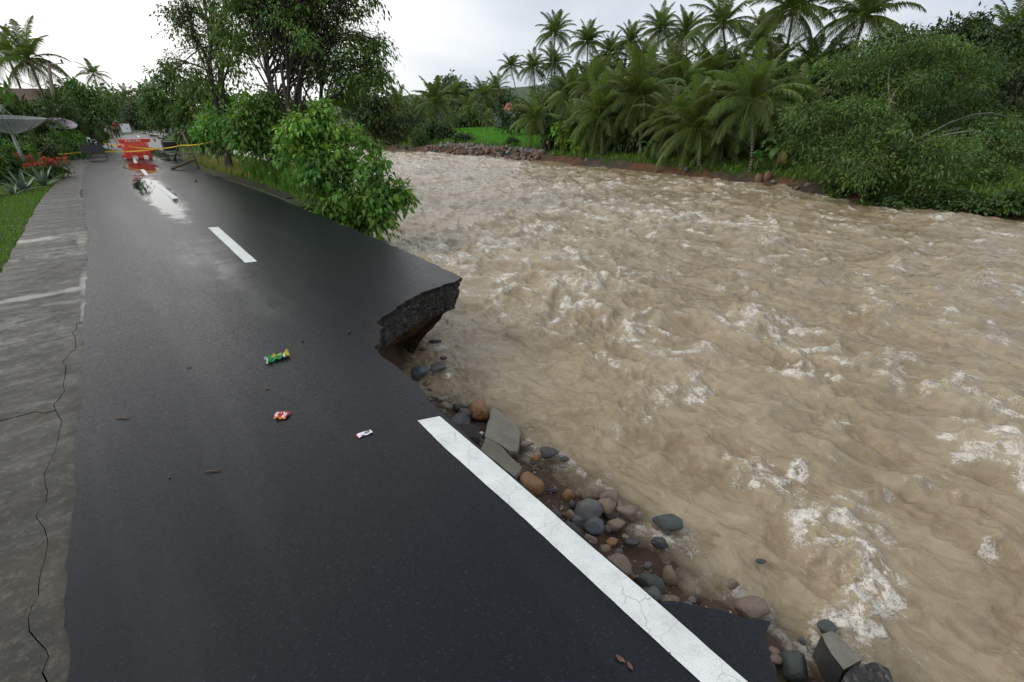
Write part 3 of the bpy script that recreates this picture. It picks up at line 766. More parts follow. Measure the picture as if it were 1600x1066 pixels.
prism('concrete_slab', [Vector((p.x, p.y, 0)) for p in near_slab], -.14, CZ - .004, MAT['concrete'], shoulder)
edge_slab = cR + [cR[-1] + DA * 8] + [p for p in rE[:i0 + 1]]
prism('concrete_slab', [Vector((p.x, p.y, 0)) for p in edge_slab], -.14, CZ - .002, MAT['concrete'], shoulder)
# broken shoulder on the river side
sh2 = [pt(*p, -.03) for p in [(330, 275), (352, 277), (400, 292), (432, 303.5), (447, 310), (470, 307), (473, 300), (455, 295), (420, 287), (375, 273), (350, 266)]]
sh2 = densify(sh2 + [sh2[0]], .1, .02, 17)[:-1]
bs = tag(prism('broken_shoulder', sh2, -.13, -.03, [MAT['concrete']], None), kind='structure')
mbk = MB()
# ------------------------------------------------------------------ VEGETATION builders
def unit(v): return v / np.maximum(np.linalg.norm(v, axis=-1, keepdims=True), 1e-9)
def leaf_geo(C, D, L, Wd, fold=.25, curl=.3, r=rng):
    """one folded, drooping leaf (two quads, six corners) per row of C; D = pointing direction"""
    n = len(C); D = unit(D)
    up = np.tile(np.array([0, 0, 1.0]), (n, 1)) + r.normal(0, .45, (n, 3))
    Sd = unit(np.cross(D, up)); N = np.cross(Sd, D)
    L = np.broadcast_to(L, (n,))[:, None]; Wd = np.broadcast_to(Wd, (n,))[:, None]
    b = C; mid = C + D * L * .45 + N * L * .06
    l = mid + Sd * Wd * .5 + N * Wd * fold * .5; rr_ = mid - Sd * Wd * .5 + N * Wd * fold * .5
    tip = C + D * L - N * L * curl * .5
    V = np.stack([b, l, mid, rr_, tip], 1).reshape(-1, 3)
    o = np.arange(n)[:, None] * 5
    T = np.concatenate([o + np.array([[0, 2, 1]]), o + np.array([[0, 3, 2]]), o + np.array([[1, 2, 4]]), o + np.array([[2, 3, 4]])], 0)
    return V, T
def crown_points(lobes, per, leaves, spread, shell=.5, r=rng, flat=.55, sub=0):
    """lobes: (centre, radii) -> clump centres on uneven shells, then leaves round each clump"""
    Cs, Os, Ts, K = [], [], [], []
    full = []
    for c, rad in lobes:
        c = np.array(c, float); rad = np.array(rad, float) if hasattr(rad, '__len__') else np.array([rad, rad, rad * .85])
        if sub:
            dd_ = unit(r.normal(0, 1, (sub, 3)) + np.array([0, -.15, .15]))
            for q in dd_: full.append((c + q * rad * r.uniform(.45, .95), rad * r.uniform(.32, .55) * np.array([1, 1, .72])))
            full.append((c, rad * .5))
        else: full.append((c, rad))
    for c, rad in full:
        lb_ = r.normal(1, .24) if sub else 1.0
        n = max(3, int(per * rad[0] * rad[2]))
        d = unit(r.normal(0, 1, (n, 3))); f = shell + (1 - shell) * r.random((n, 1)) ** .6
        f *= 1 + .16 * np.sin(d[:, :1] * 5 + c[0]) * np.cos(d[:, 2:] * 4 + c[1])
        cl = c + d * rad * f
        K.append(cl)
        m = r.poisson(leaves, n) + 2
        cc = np.repeat(cl, m, 0); dd = np.repeat(d, m, 0)
        off = r.normal(0, spread, (len(cc), 3)); off[:, 2] *= flat
        off[:, 2] -= .35 * (off[:, 0] ** 2 + off[:, 1] ** 2) / max(spread, 1e-3)
        Cs.append(cc + off); Os.append(dd * .8 + off / spread * .7)
        tb = (lb_ * r.normal(1, .18, (n, 1))).clip(.5, 1.6)
        th = r.normal(0, .10, (n, 1))
        col = np.concatenate([tb * (1 + th * 1.4), tb, tb * (1 - th)], 1)
        Ts.append(np.repeat(col, m, 0) * r.normal(1, .12, (len(cc), 1)).clip(.5, 1.5))
    return np.concatenate(Cs), np.concatenate(Os), np.concatenate(Ts), np.concatenate(K)
def leaf_part(name, C, O, T, L, Wd, mat, parent=None, droop=.45, fold=.25, curl=.3, r=rng):
    D = O + r.normal(0, .55, O.shape); D[:, 2] -= droop
    ls = L * r.normal(1, .22, len(C)).clip(.5, 1.6)
    V, F = leaf_geo(C, D, ls, ls * Wd, fold, curl, r)
    me = np_mesh(name, V, tris=F, mats=[mat], color=np.repeat(T, 5, 0))
    return link(name, me, parent) if parent is not False else me
def limb(m, p0, p1, r0, r1, n=5, wob=.12, seg=5):
    p0, p1 = Vector(p0), Vector(p1); L = (p1 - p0).length; P = []
    side = Vector((rnd.uniform(-1, 1), rnd.uniform(-1, 1), rnd.uniform(-.2, .6))) * L * wob
    for i in range(n + 1):
        t = i / n; P.append(p0.lerp(p1, t) + side * math.sin(math.pi * t) + Vector((0, 0, L * .12 * math.sin(math.pi * t))))
    m.tube(P, [r0 + (r1 - r0) * (i / n) for i in range(n + 1)], seg, cap=False)
    return P
def leafy(name, cat, label, base, lobes, trunks, tr, per, leaves, spread, L, Wd, mat, bmat='bark', twigs=.4, shell=.5, group=None, droop=.45, flat=.55, seed=0, sub=7, limbs=1.0):
    """tree or shrub thing: an Empty at the base > trunk (with its limbs), crown"""
    r = np.random.default_rng(100 + seed)
    base = Vector(base); t = thing(name, label, cat, base, 0, group)
    lb = [(Vector(c) - base, rad) for c, rad in lobes]
    C, O, T, K = crown_points(lb, per * .62, leaves, spread, shell, r, flat, sub)
    m = MB()
    for (f, top) in trunks:
        f = Vector(f); top = Vector(top) - base
        P = limb(m, f, top, tr, tr * .55, 7, .06, 8)
        for c, rad in lb:
            if (len(trunks) > 1 and rnd.random() < .35) or rnd.random() > limbs: continue
            s = P[rnd.randint(3, 7)]
            Q = limb(m, s, c, tr * .42, tr * .16, 6, .10, 6)
            rr_ = rad if not hasattr(rad, '__len__') else rad[0]
            near = [k for k in K if (Vector(k) - Vector(c)).length < rr_ * 1.1]
            rnd.shuffle(near)
            for k in near[:int(len(near) * twigs)]:
                limb(m, Q[rnd.randint(2, 6)], k, tr * .14, tr * .04, 4, .1, 4)
    m.build('trunk', MAT[bmat], t, smooth=True)
    leaf_part('crown', C, O, T, L, Wd, MAT[mat], t, droop=droop, r=r)
    return t
def plobes(rows, dep):
    """lobes given where they stand: photo pixel, size there, distance"""
    out = []
    for q in rows:
        d = dep + (q[3] if len(q) > 3 else 0)
        out.append((pd(q[0], q[1], d), q[2] * d / FPX * np.array([1, 1, q[4] if len(q) > 4 else .8])))
    return out

# palm fronds: eight ages, shared by every palm
def frond_mesh(k, L=3.3):
    el = math.radians([82, 66, 50, 34, 16, -4, -28, -58][k]); bend = [.75, .95, 1.15, 1.3, 1.35, 1.25, 1.0, .55][k]
    r = np.random.default_rng(60 + k); n = 14; P = [Vector((.04, 0, 0))]; a = el
    for i in range(n):
        a = el - bend * ((i + 1) / n) ** 1.5
        P.append(P[-1] + Vector((math.cos(a), 0, math.sin(a))) * (L / n))
    m = MB(); m.tube(P, [.035 * (1 - .9 * i / n) + .004 for i in range(n + 1)], 4, cap=False)
    nv = len(m.v); V, T, tint = list(m.v), [], [(1.1, 1.05, .6)] * nv
    F = [f for f in m.f]
    nl = 50
    for i in range(nl):
        t = .10 + .89 * (i + .5) / nl
        x = t * n; j = min(int(x), n - 1); p = P[j].lerp(P[j + 1], x - j); tg = (P[min(j + 1, n)] - P[j]).normalized()
        ll = .80 * (math.sin(math.pi * min(1, t * .86 + .14)) ** .6) * r.uniform(.85, 1.15) * (L / 3.3)
        for s in (-1, 1):
            sw = .55 + .35 * t + r.uniform(-.1, .1)
            d = (Vector((0, s, 0)) * math.cos(sw) + tg * math.sin(sw) + Vector((0, 0, .12 - .30 * (k > 3)))).normalized()
            q = p + d * ll * .5; hang = Vector((0, 0, -1)) * ll * (.16 + .14 * r.random() + .03 * k)
            e = p + d * ll * .92 + hang * 1.5; q = q + hang * .25
            w = Vector((tg.x, 0, tg.z)) * .026 * (L / 3.3) + Vector((0, 0, .010))
            b = len(V); V += [p + w * .6, p - w * .6, q - w, q + w, e]
            F += [(b, b + 1, b + 2, b + 3), (b + 3, b + 2, b + 4)]
            g = r.uniform(.8, 1.2); tint += [(g, g, g)] * 5
    me = bpy.data.meshes.new('frond'); me.from_pydata(V, [], F); me.materials.append(MAT['frond_old' if k == 7 else 'frond'])
    at = me.color_attributes.new('tint', 'FLOAT_COLOR', 'POINT')
    at.data.foreach_set('color', np.concatenate([np.array(tint), np.ones((len(tint), 1))], 1).astype(np.float32).ravel()); me.update()
    return me
FROND = [frond_mesh(k) for k in range(8)]
m = MB()
for i in range(6): m.lathe([(.0, -.13), (.09, -.08), (.11, 0), (.08, .09), (0, .13)], 8, (.22 * math.cos(i * 1.05), .22 * math.sin(i * 1.05), -.15 - .12 * (i % 2)))
NUTS = m.mesh('coconuts', plain('coconut_husk', (.13, .11, .03)), True)
def palm(base, top, sc, label, group='coconut palms on the far bank', n=30, kind='palm_tree', ages=None, nuts=True, tr=.13):
    base, top = Vector(base), Vector(top)
    t = thing(kind, label, 'palm tree', base, 0, group)
    rel = top - base; P = []
    for i in range(9):
        u = i / 8; P.append(Vector((rel.x * u ** 1.5, rel.y * u ** 1.5, rel.z * u)))
    k = max(.55, min(1.3, sc))
    MB().tube(P, [tr * k * (1.5 if i == 0 else 1.0 - .35 * i / 8) for i in range(9)], 8).build('trunk', MAT['palm_bark'], t, smooth=True)
    ph = rnd.uniform(0, 6.28)
    for i in range(n):
        u = i / n
        a = min(7, int((ages(u) if ages else 7.2 * u ** .85) + rnd.uniform(-.5, .5))) if i > 1 else 0
        a = max(0, a)
        if a == 7 and rnd.random() < .45: a = 6
        f = link('frond', FROND[a], t, rel, (rnd.uniform(-.12, .12), rnd.uniform(-.1, .1), ph + i * 2.39996 + rnd.uniform(-.2, .2)), sc * rnd.uniform(.86, 1.1))
    if nuts: link('coconuts', NUTS, t, rel, None, sc)
    return t

# ------------------------------------------------------------------ FAR BANK: palms
# crown px, crown py, crown radius px, distance, label, options
PALMS = [
 (868, 52, 30, 72, 'tallest coconut palm of the skyline, thin bare trunk standing clear against the sky', dict(n=22)),
 (866, 100, 26, 78, 'dark coconut palm crown tucked just under the tallest skyline palm', {}),
 (798, 104, 24, 70, 'slim coconut palm at the left end of the skyline row', dict(n=18, bx=812, by=190)),
 (833, 106, 24, 74, 'coconut palm between the leftmost skyline palm and the tallest one', {}),
 (918, 66, 28, 62, 'round dark coconut palm crown just right of the tallest skyline palm', {}),
 (953, 84, 27, 60, 'lower coconut palm crown right of the round dark crown', {}),
 (985, 66, 27, 58, 'coconut palm with pale bare trunk in the middle of the skyline', {}),
 (1032, 46, 32, 52, 'high coconut palm with upswept fronds left of the tall right-hand palms', {}),
 (1072, 52, 30, 54, 'coconut palm filling the gap left of the palm with wide open crown', {}),
 (1129, 38, 50, 40, 'tall coconut palm with wide open crown of curved fronds against the sky', dict(n=22)),
 (1186, 64, 36, 44, 'shorter coconut palm between two tall palms on the skyline', {}),
 (1240, 16, 60, 36, 'tall coconut palm cut by the top edge, with long hanging fronds', dict(n=26)),
 (1352, 26, 62, 35, 'yellowish coconut palm with drooping fronds above the big feathery tree', dict(n=24)),
 (1008, 100, 34, 50, 'coconut palm crown low behind the middle skyline palms', {}),
 (1055, 110, 40, 46, 'dark coconut palm behind the drooping riverside palms', {}),
 (1110, 120, 46, 40, 'coconut palm crown below the wide open crown', {}),
 (1205, 118, 50, 38, 'coconut palm crown below the tall palm cut by the top edge', {}),
 (1270, 110, 46, 37, 'dark coconut palm beside the big feathery tree', {}),
 (940, 130, 36, 50, 'coconut palm crown above the left riverside palms', {}),
 (890, 150, 40, 44, 'coconut palm crown left of the riverside palm clump', {}),
 (1575, 60, 48, 34, 'dark palm at the far right edge behind the feathery tree', {}),
 (1175, 158, 78, 27, 'riverside coconut palm with thin notched trunk and grey hanging dead fronds', dict(n=28, bx=1172, by=268, tr=.10)),
 (1088, 200, 74, 28, 'drooping young coconut palm on the bank left of the thin notched trunk', dict(n=26, bx=1092, by=262)),
 (1000, 152, 74, 32, 'large bushy coconut palm leaning out in the middle of the riverside grove', dict(n=30, bx=1000, by=245)),
 (938, 182, 62, 33, 'yellow-tipped coconut palm hanging low at the left of the grove', dict(n=28, bx=940, by=243)),
 (838, 186, 46, 36, 'leaning coconut palm at the grove\'s left end beside the green field', dict(n=20, bx=852, by=236)),
 (1050, 190, 60, 31, 'coconut palm with orange dead fronds beside the banana plant', dict(n=26, bx=1060, by=250)),
 (1130, 215, 60, 29, 'low coconut palm with fronds sweeping to the ground left of the notched trunk', dict(n=22, bx=1125, by=258)),
 (900, 200, 40, 36, 'small coconut palm next to the leaning palm by the field', dict(n=20, bx=905, by=238)),
 (975, 205, 48, 33, 'short coconut palm in shade behind the thin yellow-green saplings', dict(n=22, bx=975, by=240)),
 (1245, 170, 60, 31, 'coconut palm pressed against the left side of the big feathery tree', dict(n=24)),
 (1060, 150, 60, 36, 'tall inner coconut palm behind the banana plant', dict(n=24)),
 (1120, 165, 60, 34, 'inner coconut palm behind the thin notched trunk', dict(n=24)),
 (680, 162, 36, 62, 'spiky palm left of the green field', dict(n=20)),
 (622, 165, 28, 62, 'small palm above the left end of the far bank', dict(n=20)),
 (655, 178, 30, 66, 'palm in the thicket at the left end of the far bank', dict(n=20)),
 (755, 150, 24, 88, 'distant palm beyond the green field left of the red roof', dict(n=18)),
 (712, 150, 24, 92, 'distant palm on the hillside beyond the field', dict(n=18)),
 (775, 140, 24, 92, 'distant palm right above the red-roofed house', dict(n=18)),
 (735, 168, 22, 84, 'distant low palm at the back of the green field', dict(n=18)),
 (1555, 140, 60, 31, 'palm showing long fronds at the right edge among dark trees', dict(n=22)),
]
def foot(px, py, dep):                       # ground under a point of the view
    p = pd(px, py, dep); q = Vector((p.x, p.y, 0)); q.z = gz(q) - .05; return p, q
for (px, py, r_, dep, lab, op) in PALMS:
    op = dict(op); bx, by = op.pop('bx', None), op.pop('by', None)
    top, base = foot(px, py, dep)
    if bx:
        g = on_ground(bx, by); base = Vector((g.x, g.y, gz(g) - .05))
        dep = (base - Vector((0, 0, H))).dot(Vector((0, CP, -SP))); top = pd(px, py, dep)
    op['n'] = int(op.get('n', 26) * 1.45)
    if not bx: base = base + Vector((rnd.uniform(-2.2, 2.2), rnd.uniform(-1, 1), 0))
    palm(base, top, r_ * dep / FPX / (3.0 if bx else 2.6), lab, **op)

for i in range(14):
    top, base = foot(rnd.uniform(885, 1260), rnd.uniform(135, 215), rnd.uniform(34, 42))
    palm(base, top, rnd.uniform(.75, 1.05), 'coconut palm half hidden in the shaded middle of the grove', group='inner palms of the grove', n=24)
# shrub variants for understorey, shared between plants
def shrub_mesh(k, mat, L=.30, Wd=.45, n=26):
    r = np.random.default_rng(200 + k)
    lobes = [((r.normal(0, .45), r.normal(0, .45), .55 + .5 * r.random()), (.62, .62, .5)) for _ in range(7)] + [((0, 0, .4), (.9, .9, .45))]
    C, O, T, K = crown_points(lobes, 50, n, .14, .5, r)
    me = leaf_part('foliage', C, O, T, L, Wd, MAT[mat], False, r=r)
    m = MB()
    for k_ in K[::9]: m.tube([(0, 0, -.1), (k_[0] * .4, k_[1] * .4, k_[2] * .55), tuple(k_)], [.03, .02, .006], 5, cap=False)
    return me, m.mesh('stem', MAT['bark'])
SHRUB = {m_: [shrub_mesh(i + 10 * j, m_, L_, W_) for i in range(2)] for j, (m_, L_, W_) in enumerate(
    [('leaf_dark', .26, .42), ('leaf', .24, .45), ('leaf_bright', .24, .5), ('leaf_far', .34, .5), ('orange_leaf', .2, .5)])}
def shrub(base, size, mat, label, group='shrubs and small trees', zs=1.0, kind='shrub', cat='shrub'):
    t = thing(kind, label, cat, base, rnd.uniform(0, 6.28), group)
    f, st = SHRUB[mat][rnd.randint(0, 1)]
    sc = (size, size, size * zs)
    link('foliage', f, t, None, None, sc); link('stem', st, t, None, None, sc)
    return t
def shrub_px(px, py, wpx, hpx, mat, label, dep=None, **k):
    """shrub whose foot shows at px, py; wpx wide and hpx tall there"""
    if dep is None:
        g = on_ground(px, py); dep = (g - Vector((0, 0, H))).dot(Vector((0, CP, -SP)))
    else:
        p = pd(px, py, dep); g = Vector((p.x, p.y, 0))
    g.z = gz(g) - .05
    size = wpx * dep / FPX / 2.7
    return shrub(g, size, mat, label, zs=(hpx * dep / FPX / 1.65) / size, **k)

# big feathery tree on the right bank, with pale limbs showing
g = on_ground(1440, 312)
gd = 20.0
rows = [(1400, 90, 70, 2), (1330, 110, 60, 2), (1480, 80, 70, 2), (1290, 180, 60, 0), (1360, 180, 80, 0), (1440, 170, 85, 1), (1520, 170, 70, 2), (1300, 236, 48, -1),
        (1355, 240, 64, -1.5), (1420, 232, 75, -2), (1490, 232, 75, -2), (1560, 235, 66, 0), (1350, 268, 38, -2), (1450, 264, 52, -2.5), (1545, 270, 48, -2), (1410, 130, 60, 0), (1590, 190, 60, 2), (1500, 120, 60, 3), (1260, 215, 40, 0)]
leafy('feathery_tree', 'tree', 'big spreading feathery tree with pale limbs overhanging the water on the right', (g.x, g.y + 2, gz(g) - .1), plobes([(a_, b_, c_, d_, .55) for a_, b_, c_, d_ in rows], gd),
      [((0, 0, 0), pd(1420, 210, gd)), ((.4, .2, 0), pd(1500, 200, gd + 1)), ((-.4, .2, 0), pd(1360, 220, gd))], .11, 66, 26, .26, .18, .32, 'leaf_feather', 'bark_pale', twigs=.0, limbs=.16, shell=.3, flat=.32, droop=.25, seed=1)
# darker trees behind it and in the grove
def ptree(px, py, foot_y, rows, dep, label, mat='leaf_dark', L=.26, per=26, leaves=34, spread=.3, tr=.14, seed=0, cat='tree', kind='broadleaf_tree', group=None, Wd=.42, **k):
    b = pd(px, foot_y, dep); base = Vector((b.x, b.y, 0)); base.z = gz(base) - .1
    lb = plobes(rows, dep)
    return leafy(kind, cat, label, base, lb, [((0, 0, 0), pd(px, py, dep))], tr, per, leaves, spread, L, Wd, MAT and mat, seed=seed, group=group, **k)
ptree(1440, 120, 250, [(1400, 70, 45), (1450, 60, 50), (1380, 95, 45), (1500, 80, 50), (1440, 110, 60), (1340, 100, 40), (1550, 110, 50)], 27, 'dense dark tree rising behind the big feathery tree', seed=2, L=.3, per=16)
ptree(1530, 60, 250, [(1528, 28, 12), (1515, 55, 18), (1545, 60, 18), (1575, 75, 25), (1590, 45, 18), (1530, 90, 30), (1480, 90, 25)], 26, 'ragged dark treetop with thin upright shoots at the top right', seed=3, per=26, L=.24)
ptree(1580, 150, 270, [(1590, 130, 55), (1560, 190, 55), (1600, 230, 60), (1620, 170, 60), (1590, 280, 45)], 24, 'very dark tree mass closing the right edge of the view', seed=4, per=18, L=.3)
ptree(1230, 150, 240, [(1230, 120, 35), (1250, 160, 40), (1210, 180, 40), (1270, 140, 35), (1250, 200, 40)], 33, 'dark broadleaf tree between the palms and the feathery tree', seed=5, per=12, L=.34)
ptree(1310, 95, 240, [(1300, 100, 25), (1320, 80, 22), (1285, 120, 28)], 32, 'small dark tree under the yellowish coconut palm', seed=6, per=14, L=.32)
ptree(1000, 120, 230, [(960, 112, 30), (1000, 125, 34), (1040, 130, 34), (930, 120, 22), (980, 150, 40), (1080, 150, 40)], 56, 'dark hillside tree under the middle skyline palms', seed=7, per=4.5, L=.6, spread=.5)
# hillside woods and thicket at the far end
ptree(705, 150, 200, [(705, 135, 22), (725, 140, 22), (690, 148, 20), (745, 150, 20), (715, 158, 26)], 120, 'rounded dark tree crowning the distant hill', mat='leaf_far', seed=8, per=1.2, L=1.0, spread=.8, tr=.3)
ptree(760, 150, 200, [(760, 145, 18), (780, 150, 16), (745, 165, 20), (775, 172, 22)], 110, 'distant tree on the hill left of the red roof', mat='leaf_far', seed=9, per=1.4, L=.9, spread=.8, tr=.3)
ptree(738, 175, 205, [(738, 178, 22), (725, 188, 16), (752, 188, 18)], 76, 'round tree at the back edge of the green field', mat='leaf', seed=10, per=4, L=.5, spread=.5)
ptree(640, 195, 222, [(640, 190, 34), (610, 200, 26), (668, 198, 28), (640, 208, 34), (590, 190, 22)], 52, 'broad bushy tree at the left end of the far bank', mat='leaf_dark', seed=11, per=6, L=.4, spread=.4)
ptree(675, 195, 222, [(682, 200, 22), (700, 208, 16), (670, 210, 22)], 48, 'rounded bush above the left end of the rock heap', mat='leaf_dark', seed=12, per=7, L=.36, spread=.36)
ptree(810, 180, 222, [(825, 172, 28), (800, 188, 24), (850, 165, 26), (845, 195, 24)], 52, 'shady tree hiding the base of the red-roofed house', mat='leaf_dark', seed=13, per=6, L=.42, spread=.4)
k = 0
lab_s = ['low dark shrub on the bank under the leaning palm', 'dark shrub behind the thin saplings', 'shrub in shade under the yellow-tipped palm', 'dark shrub left of the banana plant', 'shrub right of the banana plant',
         'dark shrub between banana plant and notched trunk', 'shrub at the foot of the low sweeping palm', 'dark shrub behind the notched trunk', 'shrub at the left foot of the big feathery tree',
         'shaded undergrowth shrub behind the big bushy palm', 'shaded undergrowth shrub behind the orange-fronded palm', 'shaded undergrowth shrub behind the drooping young palm', 'dark shrub behind the hanging blue-green fronds',
         'shaded undergrowth shrub behind the red earth patch']
for i, (px, py, w_, h_, dep) in enumerate([(870, 232, 60, 50, 38), (915, 235, 60, 60, 36), (950, 238, 60, 55, 35), (990, 242, 60, 55, 33.5), (1045, 246, 60, 50, 31), (1110, 250, 70, 60, 30), (1140, 255, 60, 60, 29), (1200, 262, 70, 80, 27.5), (1270, 270, 70, 60, 25),
                                      (985, 230, 90, 90, 40), (1060, 235, 100, 100, 38), (1130, 235, 100, 110, 36), (1215, 245, 90, 100, 31), (1250, 255, 80, 90, 28)]):
    shrub_px(px, py, w_, h_, 'leaf_dark', lab_s[i], dep=dep, group='undergrowth in the palm grove')
for px, py, w_, h_, m_, lab in [(1400, 318, 90, 30, 'leaf_dark', 'low shrub hanging over the water under the feathery tree'), (1490, 324, 90, 30, 'leaf_dark', 'dark shrub at the waterline right of the feathery tree trunk'),
                            (1575, 330, 80, 40, 'leaf', 'green shrub at the waterline on the right edge'), (1320, 300, 70, 28, 'leaf', 'low green shrub at the left skirt of the feathery tree'),
                            (722, 221, 40, 16, 'leaf_dark', 'blue-green shrub low at the left edge of the field'), (655, 226, 30, 26, 'leaf', 'yellow-green shrub on the bank left of the rock heap'),
                            (612, 224, 36, 24, 'leaf_dark', 'dark shrub at the left end of the far bank'), (800, 226, 26, 14, 'leaf', 'small shrub on the bank at the right end of the field')]:
    shrub_px(px, py, w_, h_, m_, lab)
# the far-off wood behind the grove: nobody could count its trees
Cw, Ow, Tw = [], [], []
rw = np.random.default_rng(77)
wood_rows = [(x_, y_, 60, d_) for x_, y_, d_ in [(900, 165, 58), (950, 150, 56), (1000, 160, 54), (1060, 150, 52), (1120, 140, 48), (1180, 140, 46), (1240, 150, 44), (1300, 150, 42), (1360, 160, 40), (1440, 160, 38), (1520, 160, 36), (1600, 160, 36), (1680, 150, 36),
             (1760, 150, 36), (1000, 215, 44), (1080, 215, 42), (1160, 215, 38), (1230, 220, 36), (1300, 220, 34), (1400, 230, 31), (1500, 230, 30), (1600, 240, 30), (1700, 240, 30)]]
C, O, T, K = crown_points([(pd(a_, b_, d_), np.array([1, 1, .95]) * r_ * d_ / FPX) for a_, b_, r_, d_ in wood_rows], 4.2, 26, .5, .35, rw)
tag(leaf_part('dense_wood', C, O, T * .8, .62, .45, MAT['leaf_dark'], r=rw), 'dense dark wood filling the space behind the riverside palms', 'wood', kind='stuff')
hill_rows = [(x_, y_, r_, d_) for x_, y_, r_, d_ in [(570, 178, 22, 130), (600, 182, 22, 130), (630, 172, 20, 130), (660, 180, 22, 125), (690, 175, 22, 130), (720, 178, 24, 130), (750, 182, 22, 125), (780, 180, 24, 120), (810, 178, 24, 110),
             (840, 160, 26, 100), (870, 150, 26, 95), (900, 150, 26, 90), (860, 180, 26, 90), (640, 195, 24, 110), (700, 192, 18, 110), (770, 192, 16, 100), (580, 200, 24, 110)]]
C, O, T, K = crown_points([(pd(a_, b_, d_), np.array([1, 1, .95]) * r_ * d_ / FPX) for a_, b_, r_, d_ in hill_rows], 1.5, 22, .9, .3, rw)
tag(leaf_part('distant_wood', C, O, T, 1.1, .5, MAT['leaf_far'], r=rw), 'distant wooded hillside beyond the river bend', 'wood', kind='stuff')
# left far end of the road
left_rows = [(205, 165, 24, 95), (225, 160, 24, 95), (245, 165, 26, 90), (190, 178, 22, 90), (215, 185, 20, 85), (235, 185, 18, 85), (180, 160, 20, 95), (165, 150, 18, 90), (255, 150, 22, 85), (130, 150, 30, 80), (90, 160, 30, 80), (40, 170, 40, 70), (0, 170, 40, 70), (-60, 170, 60, 70), (-140, 170, 70, 70)]
C, O, T, K = crown_points([(pd(a_, b_, d_), np.array([1, 1, .95]) * r_ * d_ / FPX) for a_, b_, r_, d_ in left_rows], 2.6, 22, .7, .3, rw)
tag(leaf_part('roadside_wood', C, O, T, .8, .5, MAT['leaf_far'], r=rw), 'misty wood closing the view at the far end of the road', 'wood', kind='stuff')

# slender areca palm in front of the field, saplings, banana plants
g = on_ground(759, 231); dep = (g - Vector((0, 0, H))).dot(Vector((0, CP, -SP)))
palm((g.x, g.y, gz(g) - .1), pd(760, 186, dep), .32, 'slender palm with thin white trunk in front of the green field', group=None, n=14, kind='slender_palm', nuts=False, tr=.075)
def banana(base, h, sc, label, n=8, group='banana plants', dead=2):
    t = thing('banana_plant', label, 'banana plant', base, rnd.uniform(0, 6), group)
    MB().tube([(0, 0, 0), (.02, 0, h * .6), (0, 0, h)], [.11 * sc, .09 * sc, .06 * sc], 9).build('stem', plain('banana_stem', (.12, .15, .06)), t, smooth=True)
    for i in range(n):
        el = math.radians(78 - 85 * i / n + rnd.uniform(-8, 8)); L = rnd.uniform(1.25, 1.6) * sc; P = [Vector((0, 0, 0))]; a = el
        for j in range(7):
            a -= .12 + .05 * j * (1 + i / n); P.append(P[-1] + Vector((math.cos(a), 0, math.sin(a))) * L / 7)
        wd = [.02, .15, .20, .22, .21, .18, .12, .02]; V, F = [], []
        for j, p in enumerate(P):
            w = wd[j] * sc; d = w * .3
            V += [p + Vector((0, -w, -d + rnd.uniform(-.02, .02))), p, p + Vector((0, w, -d + rnd.uniform(-.02, .02)))]
        for j in range(7): F += [(3 * j, 3 * j + 3, 3 * j + 4, 3 * j + 1), (3 * j + 1, 3 * j + 4, 3 * j + 5, 3 * j + 2)]
        me = np_mesh('leaf', V, quads=F, mats=[MAT['frond_old' if i >= n - dead and dead else 'banana']], smooth=True, color=np.ones((len(V), 3)) * rnd.uniform(.8, 1.2))
        link('leaf', me, t, (0, 0, h * .95), (0, 0, i * 2.4 + rnd.uniform(-.3, .3)))
    return t
for px, py, h_, sc, lab, n_ in [(1018, 250, .75, .95, 'bright green banana plant with broad leaves in front of the dark palms', 8), (1180, 270, .8, .55, 'young banana plant with small leaves hugging the notched palm trunk', 7),
                            (1212, 268, 1.1, .9, 'banana plant with hanging orange and blue-green leaves near the feathery tree', 9), (858, 236, .9, .5, 'small banana plant beside the leaning palm', 6)]:
    g = on_ground(px, py); banana((g.x, g.y, gz(g) - .05), h_, sc, lab, n_)
def sapling(px, py, hpx, label):
    g = on_ground(px, py); dep = (g - Vector((0, 0, H))).dot(Vector((0, CP, -SP))); h = hpx * dep / FPX
    t = thing('sapling', label, 'sapling', (g.x, g.y, gz(g) - .05), 0, 'thin saplings on the far bank')
    MB().tube([(0, 0, 0), (.03, .02, h * .5), (.08, 0, h)], [.04, .032, .02], 6).build('stem', MAT['bark_pale'], t, smooth=True)
    r = np.random.default_rng(int(px)); C, O, T, K = crown_points([((.08, 0, h), (.35, .35, .45))], 60, 9, .12, .3, r)
    leaf_part('crown', C, O, T * np.array([1.5, 1.35, .7]), .3, .5, MAT['leaf_bright'], t, r=r)
for px, py, h_, lab in [(866, 240, 38, 'yellow-green sapling with tall leafy top left of the palm grove'), (876, 241, 22, 'short bare-stemmed sapling next to the tall leafy one'), (893, 243, 20, 'thin sapling under the yellow-tipped palm'), (884, 238, 34, 'bright leaved sapling between the thin ones')]:
    sapling(px, py, h_, lab)
